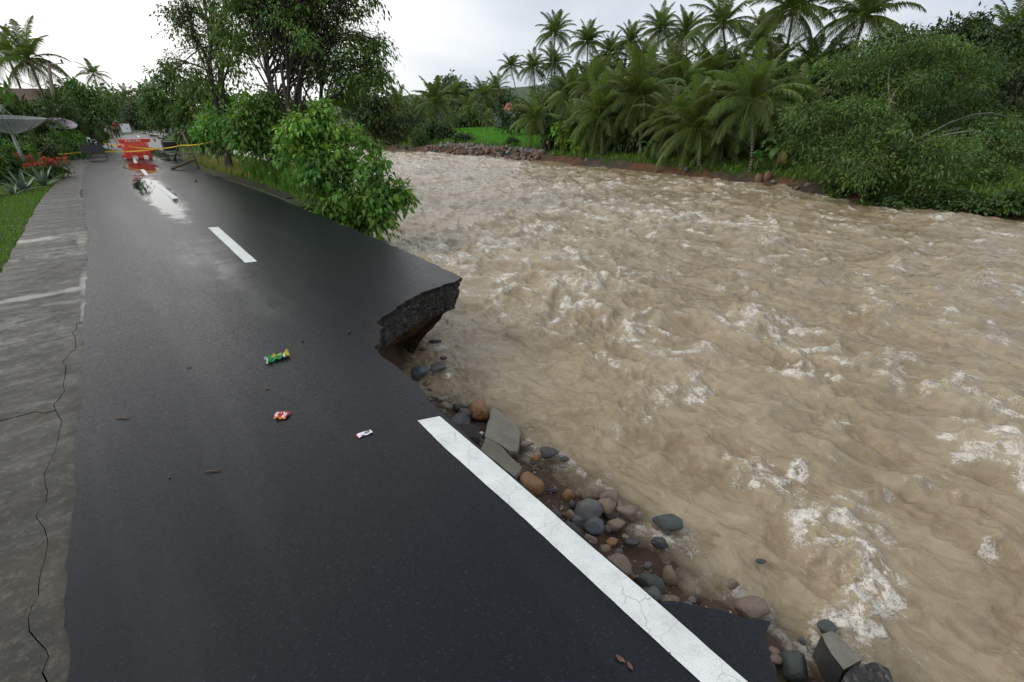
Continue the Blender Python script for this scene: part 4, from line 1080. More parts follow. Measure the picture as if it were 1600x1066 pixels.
# palm-like saplings' fallen trunks and a rusty earth clod
def deform(me, amp, freq, seed, cuts=0, r=None):
    for v in me.vertices:
        p = v.co.copy(); n = p.normalized()
        d = mnoise.noise(p * freq + Vector((seed, seed * 2.3, -seed))) + .5 * mnoise.noise(p * freq * 2.3 + Vector((seed * 3, 1, seed))) + .18 * mnoise.noise(p * freq * 6 + Vector((seed, 4, 1)))
        v.co = p + n * d * amp
    if cuts:
        r = r or random.Random(int(seed * 97))
        for _ in range(cuts):
            pn_ = Vector((r.gauss(0, 1), r.gauss(0, 1), r.gauss(0, 1))).normalized(); dd = r.uniform(.52, .8)
            for v in me.vertices:
                e = v.co.dot(pn_) - dd
                if e > 0: v.co -= pn_ * e * .92
def rock_mesh(seed, angular, sub=3):
    bm = bmesh.new(); bmesh.ops.create_icosphere(bm, subdivisions=sub, radius=1)
    me = bpy.data.meshes.new('rock'); bm.to_mesh(me); bm.free()
    deform(me, .32 if angular else .22, 1.1 if angular else .9, seed, 10 if angular else 4)
    me.polygons.foreach_set('use_smooth', [True] * len(me.polygons)); me.update(); return me

# riprap heap on the far bank: broken rocks one by one, sharing six shapes
rr6 = [rock_mesh(40 + i, True, 1) for i in range(6)]
RM = {}
for i, me_ in enumerate(rr6):
    for mm in ('riprap', 'riprap_grey', 'rock_dark'):
        c = me_.copy(); c.materials.append(MAT[mm]); c.polygons.foreach_set('use_smooth', [False] * len(c.polygons)); RM[i, mm] = c
cnt = 0
for k in range(900):
    a_ = rnd.uniform(-42, -28.5); tf_ = rnd.uniform(-.55, 1.5)
    b_ = float(far_b(a_)) + tf_
    if tf_ > 1.5 - .9 * (a_ + 42) / 13: continue
    if cnt >= 230: break
    cnt += 1
    q = ab(a_, b_, float(ground_z(a_, b_)))
    s = rnd.uniform(.14, .30) * (1.15 if tf_ < .2 else 1)
    mm = 'riprap_grey' if (tf_ > .45 and rnd.random() < .75) or rnd.random() < .18 else ('rock_dark' if rnd.random() < .1 else 'riprap')
    o = link('riprap_rock', RM[rnd.randint(0, 5), mm], None, q + Vector((0, 0, s * .3)), (rnd.uniform(0, 6), rnd.uniform(0, 6), rnd.uniform(0, 6)), (s * rnd.uniform(.8, 1.3), s, s * rnd.uniform(.6, .9)))
    tag(o, {'riprap': 'reddish broken rock in the rubble heap at the foot of the green field', 'riprap_grey': 'pale grey broken rock in the rubble heap at the foot of the green field', 'rock_dark': 'dark broken rock in the rubble heap at the foot of the green field'}[mm], 'rock', {'riprap': 'reddish rubble rocks along the far bank', 'riprap_grey': 'pale grey rubble rocks along the far bank', 'rock_dark': 'dark rubble rocks along the far bank'}[mm])
for i, (px, py, s, mm, lab) in enumerate([(935, 246, .22, 'riprap_grey', 'pale boulder in the grass at the grove edge'), (1200, 281, .30, 'riprap', 'rusty earth clod at the right end of the red bank'), (1185, 284, .34, 'riprap', 'large rusty earth clod fallen on the bank'), (1209, 286, .16, 'riprap_grey', 'small pale stone at the waterline under the red clods'),
                                  (1072, 268, .20, 'rock_bluegrey', 'blue-grey stone on the bank below the low palms'), (1262, 291, .16, 'rock_tan', 'tan stone at the waterline left of the feathery tree'), (1245, 295, .14, 'rock_tan', 'small tan stone low at the waterline'), (916, 251, .14, 'riprap_grey', 'pale stone at the waterline under the saplings')]):
    g = on_ground(px, py); c = rr6[i % 6].copy(); c.materials.append(MAT[mm])
    tag(link('bank_stone', c, None, g + Vector((0, 0, s * .3)), (i, i * 2, i * 3), (s * 1.3, s, s * .75)), lab, 'rock', 'stones on the far bank')

# red-roofed house beyond the field
hb = pd(803, 172, 84); hb.z = max(gz(hb), 0) 
hz = pd(803, 176, 84).z
t = thing('house', 'small white house with red roof half hidden by trees beyond the field', 'house', (hb.x, hb.y, gz(hb)))
zb = hz - gz(hb)
m = MB(); m.box((0, 0, zb / 2 + .2), (3.2, 3, zb + .4)); m.build('wall', MAT['wall'], t)
m = MB(); m.add([(-2, -1.9, zb + .35), (2, -1.9, zb + .35), (2, 1.9, zb + .35), (-2, 1.9, zb + .35), (-1.2, 0, zb + 1.6), (1.2, 0, zb + 1.6)], [(0, 1, 5, 4), (1, 2, 5), (2, 3, 4, 5), (3, 0, 4), (3, 2, 1, 0)]); m.build('roof', MAT['roof_red'], t)
for x_ in (-.8, .8):
    m = MB(); m.box((x_, -1.52, zb - .6), (.7, .08, .9)); m.build('window', MAT['glass'], t)
hb2 = pd(778, 180, 78)
t = thing('shed', 'tiny pale blue shed at the back left of the red-roofed house', 'shed', (hb2.x, hb2.y, gz(hb2)))
zs_ = hb2.z - gz(hb2)
MB().box((0, 0, zs_ / 2), (1.1, 1.4, zs_)).build('wall', plain('pale_blue_wall', (.4, .5, .62)), t)
MB().box((0, 0, zs_ + .05), (1.4, 1.7, .1)).build('roof', MAT['grey_metal'], t)

# ------------------------------------------------------------------ NEAR BANK TREES AND BUSHES (river side of the road)
big = plobes([(350, 40, 38, .5), (585, 60, 22), (400, -10, 50), (395, 30, 52), (450, 10, 60), (510, 30, 55), (548, 62, 40), (480, 72, 52), (428, 62, 40), (530, 100, 38), (575, 95, 28), (500, -50, 75), (410, -50, 70), (560, 0, 38), (590, 120, 20), (380, 75, 30, 1), (560, 125, 26), (500, 110, 36, 1.5), (460, -130, 80), (545, -60, 50), (540, 145, 24, 1)], 15)
b0 = pd(465, 250, 15.5); base = Vector((b0.x, b0.y, 0)); base.z = gz(base) - .1
leafy('broadleaf_tree', 'tree', 'tall many-stemmed tree with dark layered crown over the river side of the road', base, big,
      [((0, 0, 0), pd(440, 110, 15)), ((.25, .1, 0), pd(478, 90, 15)), ((.5, .2, 0), pd(505, 110, 15.5)), ((.15, -.1, 0), pd(415, 100, 15.2))], .085, 78, 24, .17, .15, .36, 'leaf_tree', twigs=.3, shell=.45, flat=.4, seed=20)
lt = plobes([(300, 15, 34), (340, 35, 40), (290, 55, 28), (335, 80, 34), (372, 60, 34), (280, 105, 28), (325, 115, 32), (365, 105, 30), (330, -35, 45), (290, -30, 34), (375, 0, 30), (275, 20, 18), (310, -90, 50)], 19)
b0 = pd(345, 230, 19); base = Vector((b0.x, b0.y, 0)); base.z = gz(base) - .1
leafy('broadleaf_tree', 'tree', 'thin open-crowned tree with sky showing through left of the tall many-stemmed tree', base, lt, [((0, 0, 0), pd(345, 70, 19)), ((.2, 0, 0), pd(320, 80, 19))], .10, 58, 16, .20, .16, .36, 'leaf_tree', twigs=.5, shell=.35, flat=.4, seed=21)
for px, py, fy, rows, dep, lab, mt, L_, per, sd in [
    (270, 150, 205, [(262, 110, 24), (248, 140, 22), (285, 135, 28), (270, 165, 30), (240, 165, 18), (300, 165, 26), (255, 188, 22)], 34, 'green tree beside the far road bend left of the bushes', 'leaf', .28, 22, 22),
    (310, 170, 215, [(300, 130, 22), (320, 150, 28), (290, 170, 26), (345, 150, 26), (320, 185, 30), (285, 195, 20), (340, 185, 28), (320, 208, 20), (345, 212, 18), (300, 206, 16)], 25, 'dense green tree behind the wooden trestle', 'leaf', .24, 38, 23),
    (375, 175, 235, [(365, 165, 26), (395, 165, 30), (345, 190, 26), (380, 200, 32), (410, 185, 26), (330, 200, 22), (420, 205, 22), (365, 208, 22), (400, 214, 20)], 19.5, 'fresh green bush with feathery leaves at the road verge', 'leaf_bright', .18, 110, 24),
    (445, 170, 245, [(430, 175, 30), (460, 165, 24), (440, 205, 30), (470, 200, 28), (415, 215, 20), (445, 222, 20), (475, 228, 20)], 17, 'shaded bush between the feathery bush and the big riverside bush', 'leaf', .17, 120, 25),
    (425, 180, 255, [(400, 170, 26), (430, 158, 24), (415, 195, 30), (450, 185, 28), (440, 212, 26), (395, 205, 26), (465, 205, 26), (375, 190, 24)], 15.5, 'mid-height bright bush left of the big leafy bush', 'leaf_bright', .19, 90, 27),
    (340, 190, 240, [(330, 195, 26), (350, 205, 26), (370, 190, 24), (340, 180, 24)], 24, 'green bush hiding the foot of the thin open-crowned tree', 'leaf', .2, 60, 28),
    (580, 160, 240, [(565, 150, 32), (600, 170, 30), (575, 190, 34), (615, 195, 22), (540, 160, 30)], 27, 'dark bank-side tree behind the big bush', 'leaf_dark', .26, 30, 26)]:
    ptree(px, py, fy, rows, dep, lab, mat=mt, L=L_, per=per, seed=sd, tr=.06, leaves=26, spread=.2, twigs=.3, kind='bush' if 'bush' in lab else 'broadleaf_tree', cat='bush' if 'bush' in lab else 'tree')
# the big leafy bush on the edge: large leaves one by one in front, the rest joined
bl = plobes([(480, 190, 36), (520, 200, 34), (470, 230, 32), (510, 240, 40), (555, 225, 34), (490, 275, 34), (535, 275, 44), (580, 265, 36), (600, 300, 30), (560, 315, 40), (515, 310, 34), (590, 335, 22), (545, 340, 24), (455, 205, 24), (500, 170, 16), (620, 300, 16), (500, 335, 18)], 12.0)
b0 = ab(-12.4, 4.6); b0.z = gz(b0) - .15
r = np.random.default_rng(300)
bush = thing('leafy_bush', 'big bright green bush with broad leaves bulging over the road edge and the water', 'bush', b0)
lb = [(Vector(c) - b0, rad) for c, rad in bl]
C, O, T, K = crown_points(lb, 66, 15, .12, .4, r, .6, 7)
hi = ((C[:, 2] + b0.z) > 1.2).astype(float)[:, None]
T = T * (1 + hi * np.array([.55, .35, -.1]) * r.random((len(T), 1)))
view = unit(np.array(-Vector(b0) + Vector((0, 0, H)))[None, :])
ctr = C.mean(0)
score = ((C - ctr) @ view[0]) + r.normal(0, .25, len(C))
order = np.argsort(-score); front = order[:290]; rest = order[290:]
D = O + r.normal(0, .5, O.shape); D[:, 2] -= .5; D = unit(D)
V, F = leaf_geo(C[rest], D[rest], .17 * r.normal(1, .2, len(rest)).clip(.6, 1.5), .085 * r.normal(1, .15, len(rest)).clip(.6, 1.4), .25, .4, r)
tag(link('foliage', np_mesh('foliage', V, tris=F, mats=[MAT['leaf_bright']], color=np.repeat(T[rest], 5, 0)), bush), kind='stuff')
LV = []
for i in range(4):
    P = []; n_ = 6; wv = [.0, .6, .95, .9, .6, .0]
    V_, F_ = [], []
    for j in range(n_):
        x = j / (n_ - 1); z = .12 * math.sin(x * 3) * (1 - x) - .28 * x * x
        w = wv[j] * .30
        V_ += [(x, -w, z + w * .35), (x, 0, z), (x, w, z + w * .35)]
    for j in range(n_ - 1): F_ += [(3 * j, 3 * j + 3, 3 * j + 4, 3 * j + 1), (3 * j + 1, 3 * j + 4, 3 * j + 5, 3 * j + 2)]
    g_ = [(1.0, 1.0, 1.0), (1.35, 1.2, .8), (.8, .9, .9), (1.6, 1.3, .6)][i]
    LV.append(np_mesh('leaf', V_, quads=F_, mats=[MAT['leaf_bright']], smooth=True, color=np.tile(np.array(g_), (len(V_), 1))))
for i in front:
    q = Vector(D[i]).to_track_quat('X', 'Z'); q = q @ Matrix.Rotation(rnd.uniform(-.6, .6), 3, 'X').to_quaternion()
    k_ = 3 if (hi[i, 0] and rnd.random() < .35) else (1 if hi[i, 0] and rnd.random() < .5 else rnd.choice((0, 0, 2, 1)))
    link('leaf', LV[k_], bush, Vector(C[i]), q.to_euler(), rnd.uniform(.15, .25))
m = MB()
for c, rad in lb:
    s0 = Vector((rnd.uniform(-.2, .2), rnd.uniform(-.2, .2), 0)); P = limb(m, s0, c, .03, .012, 5, .12, 5)
    near = [k_ for k_ in K if (Vector(k_) - Vector(c)).length < 1.1 * rad[0]]; rnd.shuffle(near)
    for k_ in near[:10]: limb(m, P[rnd.randint(2, 5)], k_, .009, .003, 3, .12, 4)
m.build('stem', MAT['bark'], bush, smooth=True)

# ------------------------------------------------------------------ GRASS
def grass(name, pts, hmean, mat, label, tintv=.25, lean=.5, wd=.010, r=rng):
    P = np.asarray(pts); n = len(P)
    an = r.random(n) * 6.283; h = hmean * r.normal(1, .3, n).clip(.3, 2)
    d = np.stack([np.cos(an), np.sin(an), np.zeros(n)], 1); s = np.stack([-np.sin(an), np.cos(an), np.zeros(n)], 1) * (wd * r.normal(1, .3, n).clip(.4, 2))[:, None]
    le = (lean * r.random(n))[:, None]
    up = np.array([0, 0, 1.0])
    mid = P + up * (h * .55)[:, None] + d * le * (h * .3)[:, None]
    tip = P + up * (h * .85)[:, None] + d * le * (h * 1.0)[:, None]
    V = np.stack([P - s, P + s, mid + s * .8, mid - s * .8, tip], 1).reshape(-1, 3)
    o = np.arange(n)[:, None] * 5
    T = np.concatenate([o + np.array([[0, 1, 2]]), o + np.array([[0, 2, 3]]), o + np.array([[3, 2, 4]])], 0)
    g = r.normal(1, tintv, (n, 1)).clip(.4, 1.8)
    col = np.concatenate([g * r.normal(1, .12, (n, 1)), g, g * .9], 1)
    me = np_mesh(name, V, tris=T, mats=[MAT[mat]], color=np.repeat(col, 5, 0))
    return tag(link(name, me), label, 'grass', kind='stuff')
def scatter(n, a0, a1, b0, b1, test=None, r=rng):
    a_ = r.uniform(a0, a1, n); b_ = r.uniform(b0, b1, n)
    k_ = np.ones(n, bool) if test is None else test(a_, b_)
    a_, b_ = a_[k_], b_[k_]; z_ = ground_z(a_, b_)
    return np.stack([.64 * a_ + .768 * b_, -.768 * a_ + .64 * b_, z_ - .01], 1)
la = np.array([to_ab(p)[0] for p in ledge][::-1]); lbb = np.array([to_ab(p)[1] for p in ledge][::-1])
def edge_b(a_): return np.interp(-a_, -la[::-1], lbb[::-1])
t_l = lambda a_, b_: (b_ < edge_b(a_) - .0) & (pn(a_ * 1.6, b_ * 1.6, 61) > -.75)
grass('grass', scatter(26000, -27, -9.5, -4.4, -1.2, t_l), .10, 'grass', 'short bright green grass beside the concrete shoulder', wd=.007)
grass('grass', scatter(9000, -9.5, -2, -5.5, -2.2, t_l), .10, 'grass', 'short grass at the left edge of the concrete', wd=.007)
grass('tall_grass', scatter(2600, -22, -15, -4.6, -2.5), .55, 'grass_dry', 'tall dry grass stalks at the left edge below the dish', wd=.008, lean=.35)
vb = lambda a_, b_: (b_ > 4.15 + .25 * pn(a_ * .8, b_ * 0, 62) - .28 * ss(-a_, 18, 24)) & (b_ < np.interp(a_, _ca, _cb) + .9)
grass('grass', scatter(20000, -32, -13.9, 3.4, 8.0, vb), .20, 'grass', 'rough green grass on the river verge behind the broken shoulder', wd=.008, lean=.8)
grass('dry_grass', scatter(9000, -31, -20, 3.7, 5.6, lambda a_, b_: vb(a_, b_) & (pn(a_ * .7, b_ * .7, 63) > -.35)), .34, 'grass_dry', 'patch of dry yellow grass on the river verge', wd=.007, lean=.6)
grass('tall_grass', scatter(5200, -21.5, -15.3, 4.25, 5.6, lambda a_, b_: pn(a_ * .9, b_ * .9, 64) > -.15), .70, 'grass', 'tall bright grass clump before the big bush', wd=.012, lean=.6)
fbk = lambda a_, b_: ((b_ - far_b(a_)) > .25 + .3 * pn(a_ * .7, b_ * 0, 65)) & ~((a_ > -43) & (a_ < -28) & (b_ < far_b(a_) + 1.8))
grass('grass', scatter(26000, -30, 4, 22, 30, fbk), .26, 'grass', 'green grass along the top of the far bank', wd=.020, lean=.9)
grass('grass', scatter(5000, -75, -28, 22, 29, fbk), .35, 'grass', 'rough grass along the bank near the green field', wd=.035, lean=.9)
grass('field_grass', scatter(26000, -66, -25, 27.5, 58, lambda a_, b_: b_ > far_b(a_) + 2.2), .28, 'crop', 'bright green crop standing in the far field', wd=.04, lean=.4, tintv=.12)
grass('grass', scatter(9000, -80, -34, -4, 14, lambda a_, b_: (b_ > 4.2 + np.clip(-a_ - 40, 0, 60) * .11) | (b_ < -1.6 + np.clip(-a_ - 40, 0, 60) * .1)), .35, 'grass', 'rough grass on both verges beyond the barrier', wd=.02, lean=.8)
# ------------------------------------------------------------------ LEFT VERGE PLANTS
def agave(px, py, hpx, label):
    g = on_ground(px, py); dep = (g - Vector((0, 0, H))).dot(Vector((0, CP, -SP))); s = hpx * dep / FPX
    t = thing('agave_plant', label, 'agave', (g.x, g.y, gz(g)), rnd.uniform(0, 6), 'agave plants on the verge')
    for i in range(15):
        el = math.radians(82 - 68 * i / 15); L = s * rnd.uniform(.95, 1.15); V, F = [], []
        P = [Vector((0, 0, 0))]; a = el
        for j in range(5): a -= .02 + .06 * i / 15; P.append(P[-1] + Vector((math.cos(a), 0, math.sin(a))) * L / 5)
        for j, p in enumerate(P):
            w = [.055, .075, .075, .06, .035, .003][j] * s / .75
            V += [p + Vector((0, -w, w * .35)), p, p + Vector((0, w, w * .35))]
        for j in range(5): F += [(3 * j, 3 * j + 3, 3 * j + 4, 3 * j + 1), (3 * j + 1, 3 * j + 4, 3 * j + 5, 3 * j + 2)]
        me = np_mesh('leaf', V, quads=F, mats=[MAT['agave']], smooth=True, color=np.ones((len(V), 3)) * rnd.uniform(.8, 1.15))
        link('leaf', me, t, None, (0, 0, i * 2.4 + rnd.uniform(-.2, .2)))
agave(38, 300, 32, 'grey-green agave rosette nearer the left edge of the photo')
agave(70, 292, 32, 'grey-green agave rosette beside the concrete shoulder below the red flowers')
agave(22, 306, 20, 'small low agave at the grass edge left of the larger two')
def flowers(px, py, w_, h_, label):
    g = on_ground(px, py); dep = (g - Vector((0, 0, H))).dot(Vector((0, CP, -SP))); sw, sh = w_ * dep / FPX, h_ * dep / FPX
    base = Vector((g.x, g.y, gz(g))); r = np.random.default_rng(int(px * 3))
    t = thing('flowering_shrub', label, 'flowering shrub', base, 0, 'red flowering shrubs')
    lobes = [((r.normal(0, .28) * sw, r.normal(0, .28) * sw, sh * (.35 + .35 * r.random())), (sw * .28, sw * .28, sh * .28)) for _ in range(7)]
    C, O, T, K = crown_points(lobes, 260, 10, .06, .5, r)
    leaf_part('foliage', C, O, T, .11, .4, MAT['leaf'], t, r=r)
    top = K[K[:, 2] > np.quantile(K[:, 2], .35)]; m_ = r.poisson(9, len(top)) + 3
    C = np.repeat(top, m_, 0) + r.normal(0, .035, (m_.sum(), 3)) + np.array([0, 0, .06]); O = r.normal(0, 1, C.shape) + np.array([0, 0, .8])
    leaf_part('blossom', C, O, np.ones((len(C), 3)) * r.normal(1, .25, (len(C), 1)).clip(.4, 1.6), .055, .8, MAT['flower'], t, droop=0, r=r)
    m = MB()
    for k_ in K[::6]: m.tube([(0, 0, -.05), tuple(np.array(k_) * .5), tuple(k_)], [.014, .01, .004], 4, cap=False)
    m.build('stem', MAT['bark'], t)
flowers(76, 282, 34, 38, 'red-flowering shrub beside the concrete shoulder behind the agaves')
flowers(44, 272, 36, 28, 'smaller red-flowering shrub behind and left of the bright red one')
for px, py, w_, h_, m_, lab, dep in [(15, 275, 60, 60, 'leaf', 'green shrub under the large dish at the left edge', 18.5), (35, 262, 60, 50, 'leaf_bright', 'light green shrub behind the red flowers', 20.5), (60, 250, 60, 50, 'leaf_dark', 'dark shrub below the large dish rim', 22),
                                (100, 248, 44, 50, 'leaf', 'shrub with pale flowers under the patterned dish', 25), (125, 245, 36, 44, 'leaf_bright', 'light leafy shrub by the end of the concrete', 26.5), (88, 238, 60, 70, 'leaf_dark', 'tall dark shrub between the two dishes', 27),
                                (-10, 290, 60, 60, 'leaf', 'shrub cut by the left edge of the photo', 17), (55, 225, 90, 100, 'leaf_dark', 'dark hedge bush behind the large dish', 26), (10, 225, 90, 110, 'leaf', 'hedge bush behind the large dish at the left edge', 25),
                                (138, 236, 36, 60, 'leaf_dark', 'dark shrub over the parked motorcycle', 31), (112, 232, 60, 90, 'leaf_dark', 'tall dark bush left of the motorcycle', 30), (158, 226, 22, 20, 'leaf_bright', 'grass-green shrub by the people on the road', 42),
                                (80, 215, 60, 60, 'orange_leaf', 'croton shrub with orange leaves behind the patterned dish', 31), (60, 205, 40, 40, 'orange_leaf', 'reddish croton shrub before the brown roof', 34), (125, 200, 34, 50, 'orange_leaf', 'orange-tinged shrub at the foot of the round tree', 36), (55, 240, 30, 34, 'leaf_bright', 'yellow-green shrub between dish and flowers', 23)]:
    shrub_px(px, py, w_, h_, m_, lab, dep=dep, group='garden shrubs left of the road')
ptree(145, 170, 235, [(150, 150, 26), (130, 165, 28), (162, 165, 20), (143, 188, 28), (120, 195, 26), (138, 212, 24), (125, 140, 18)], 33, 'round green tree over the road beyond the dishes', mat='leaf', L=.24, per=12, seed=31, spread=.26)
ptree(95, 140, 230, [(90, 150, 22), (105, 160, 24), (75, 165, 22), (100, 180, 28), (112, 140, 14)], 36, 'garden tree with reddish young leaves left of the round tree', mat='leaf', L=.26, per=11, seed=32, spread=.26)
ptree(-5, 160, 240, [(-15, 160, 40), (15, 175, 30), (-30, 200, 50), (20, 200, 28)], 27, 'leafy tree at the left edge above the large dish', mat='leaf', L=.24, per=13, seed=33, spread=.26)
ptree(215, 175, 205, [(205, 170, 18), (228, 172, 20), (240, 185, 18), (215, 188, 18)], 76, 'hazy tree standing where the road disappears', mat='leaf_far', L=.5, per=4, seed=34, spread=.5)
g = Vector((*pd(8, 210, 26).xy, 0)); g.z = gz(g); banana(g, pd(8, 150, 26).z - g.z, 1.15, 'banana plant with one broad upright leaf at the left edge', 7, dead=0)
for px, py, r_, dep, lab, op in [(45, 92, 50, 34, 'coconut palm with ragged crown behind the utility pole', dict(n=24)), (12, 88, 44, 37, 'coconut palm at the left edge behind the ragged one', dict(n=24)), (146, 116, 22, 70, 'distant palm showing over the round roadside tree', dict(n=18)),
                              (196, 150, 20, 86, 'palm left of where the road disappears', dict(n=18)), (232, 150, 22, 88, 'palm with hanging fronds over the far end of the road', dict(n=18)), (215, 168, 18, 82, 'low palm directly above the far end of the road', dict(n=16))]:
    top, base = foot(px, py, dep); palm(base, top, r_ * dep / FPX / 2.75, lab, group='palms left of the river', **op)

# ------------------------------------------------------------------ LEFT SIDE: dishes, pole, house
def dish(cx, cy, rpx, dep, rot, label, mat, name='satellite_dish'):
    c = pd(cx, cy, dep); R = rpx * dep / FPX; base = Vector((c.x, c.y, 0)); base.z = gz(base)
    t = thing(name, label, 'satellite dish', base, 0, 'satellite dishes in the garden')
    h = c.z - base.z; M = Matrix.Rotation(rot[0], 3, Vector((-c.y, c.x, 0)).normalized() * -1) @ Matrix.Rotation(rot[1], 3, Vector((c.x, c.y, 0)).normalized())
    pr = [(R * i / 10, R * .48 * (i / 10) ** 2 - R * .48) for i in range(11)]
    o = MB().lathe(pr, 40, (0, 0, h), M).build('reflector', mat, t, smooth=True)
    sol = o.modifiers.new('thickness', 'SOLIDIFY'); sol.thickness = .015
    m = MB(); m.torus(R, .012, (0, 0, h), M, 40, 6); m.build('rim', MAT['grey_metal'], t, smooth=True)
    m = MB()
    for k_ in range(8):
        an = k_ * math.pi / 4
        m.tube([Vector((0, 0, h)) + M @ Vector((R * u * math.cos(an), R * u * math.sin(an), R * .48 * u * u - R * .48 - .03)) for u in (.02, .3, .6, .85, 1)], .014, 5)
    m.build('rib', MAT['grey_metal'], t)
    MB().tube([(0, 0, -.1), (0, 0, h - R * .46)], .055, 10).build('post', MAT['grey_metal'], t, smooth=True)
    m = MB()
    for k_ in range(3):
        an = k_ * 2.09 + .5
        m.tube([Vector((0, 0, h)) + M @ Vector((R * .55 * math.cos(an), R * .55 * math.sin(an), -R * .33)), Vector((0, 0, h)) + M @ Vector((0, 0, R * .28))], .012, 5)
    m.lathe([(0, -.05), (.06, -.05), (.06, .08), (0, .08)], 10, tuple(Vector((0, 0, h)) + M @ Vector((0, 0, R * .3))), M); m.build('feed_horn', MAT['grey_metal'], t)
def dish_mesh_mat():
    t = NT('wire_mesh_grey'); o = t.tc.outputs['Object']
    t.set(t.ramp(t.noise(3, 5), (.3, (.20, .22, .20)), (.7, (.30, .32, .30))), .5, None, .4)
    tr = t.n.new('ShaderNodeBsdfTransparent'); mxs = t.n.new('ShaderNodeMixShader'); mxs.inputs[0].default_value = .55   # open wire mesh
    t.l.new(t.p.outputs[0], mxs.inputs[1]); t.l.new(tr.outputs[0], mxs.inputs[2]); t.l.new(mxs.outputs[0], t.out.inputs['Surface']); return t.mat
dish(8, 183, 47, 18.5, (math.radians(3), math.radians(3)), 'large grey wire mesh satellite dish facing the sky at the left edge', dish_mesh_mat())
t_ = NT('patterned_dish_paint'); w_ = t_.noise(3.2, 3, .6, 1.6)
dish(95, 193, 19, 26, (math.radians(22), math.radians(8)), 'small maroon and white patterned satellite dish behind the large grey one', t_.set(t_.ramp(w_, (.42, (.10, .025, .045)), (.5, (.42, .40, .46)), (.56, (.14, .05, .09)), (.66, (.35, .36, .45))), .5))
pb = pd(84, 215, 31); pbase = Vector((pb.x, pb.y, 0)); pbase.z = gz(pbase) - .2
t = thing('utility_pole', 'slanting grey utility pole with crossarm rising among the garden trees', 'utility pole', pbase)
ptop = pd(76, 98, 31) - pbase
MB().tube([(0, 0, 0), tuple(ptop)], [.13, .085], 10).build('pole', MAT['wood'], t, smooth=True)
ca0, ca1 = pd(68, 101, 31) - pbase, pd(99, 99, 31) - pbase
MB().tube([tuple(ca0), tuple(ca1)], .04, 6).build('crossarm', MAT['grey_metal'], t)
for u in (.05, .35, .95):
    MB().lathe([(.0, 0), (.06, .02), (.05, .1), (.07, .12), (.04, .2), (0, .22)], 10, tuple(ca0.lerp(ca1, u) + Vector((0, 0, .03)))).build('insulator', MAT['board_dark'], t, smooth=True)
w0, w1 = pd(74, 130, 31), pd(-40, 60, 22)
tag(MB().tube([w0.lerp(w1, i / 12) - Vector((0, 0, .9 * math.sin(math.pi * i / 12))) for i in range(13)], .022, 5).build('power_cable', MAT['grey_metal']), 'grey cable sagging from the utility pole to the left edge', 'cable')
hb = pd(40, 175, 37); hb.z = gz(hb); zb = pd(40, 172, 37).z - hb.z
t = thing('house', 'low house with rusty brown roof hidden among garden trees on the left', 'house', hb, .3)
MB().box((0, 0, zb / 2), (4.2, 3.6, zb)).build('wall', plain('dim_wall', (.16, .13, .11)), t)
m = MB(); m.add([(-2.6, -2.3, zb), (2.6, -2.3, zb), (2.6, 2.3, zb), (-2.6, 2.3, zb), (-2.4, 0, zb + 1.5), (2.4, 0, zb + 1.5)], [(0, 1, 5, 4), (1, 2, 5), (2, 3, 4, 5), (3, 0, 4), (3, 2, 1, 0)]); m.build('roof', MAT['roof'], t)
m = MB(); m.box((.6, -1.83, zb * .55), (.8, .06, 1)); m.build('window', MAT['glass'], t)

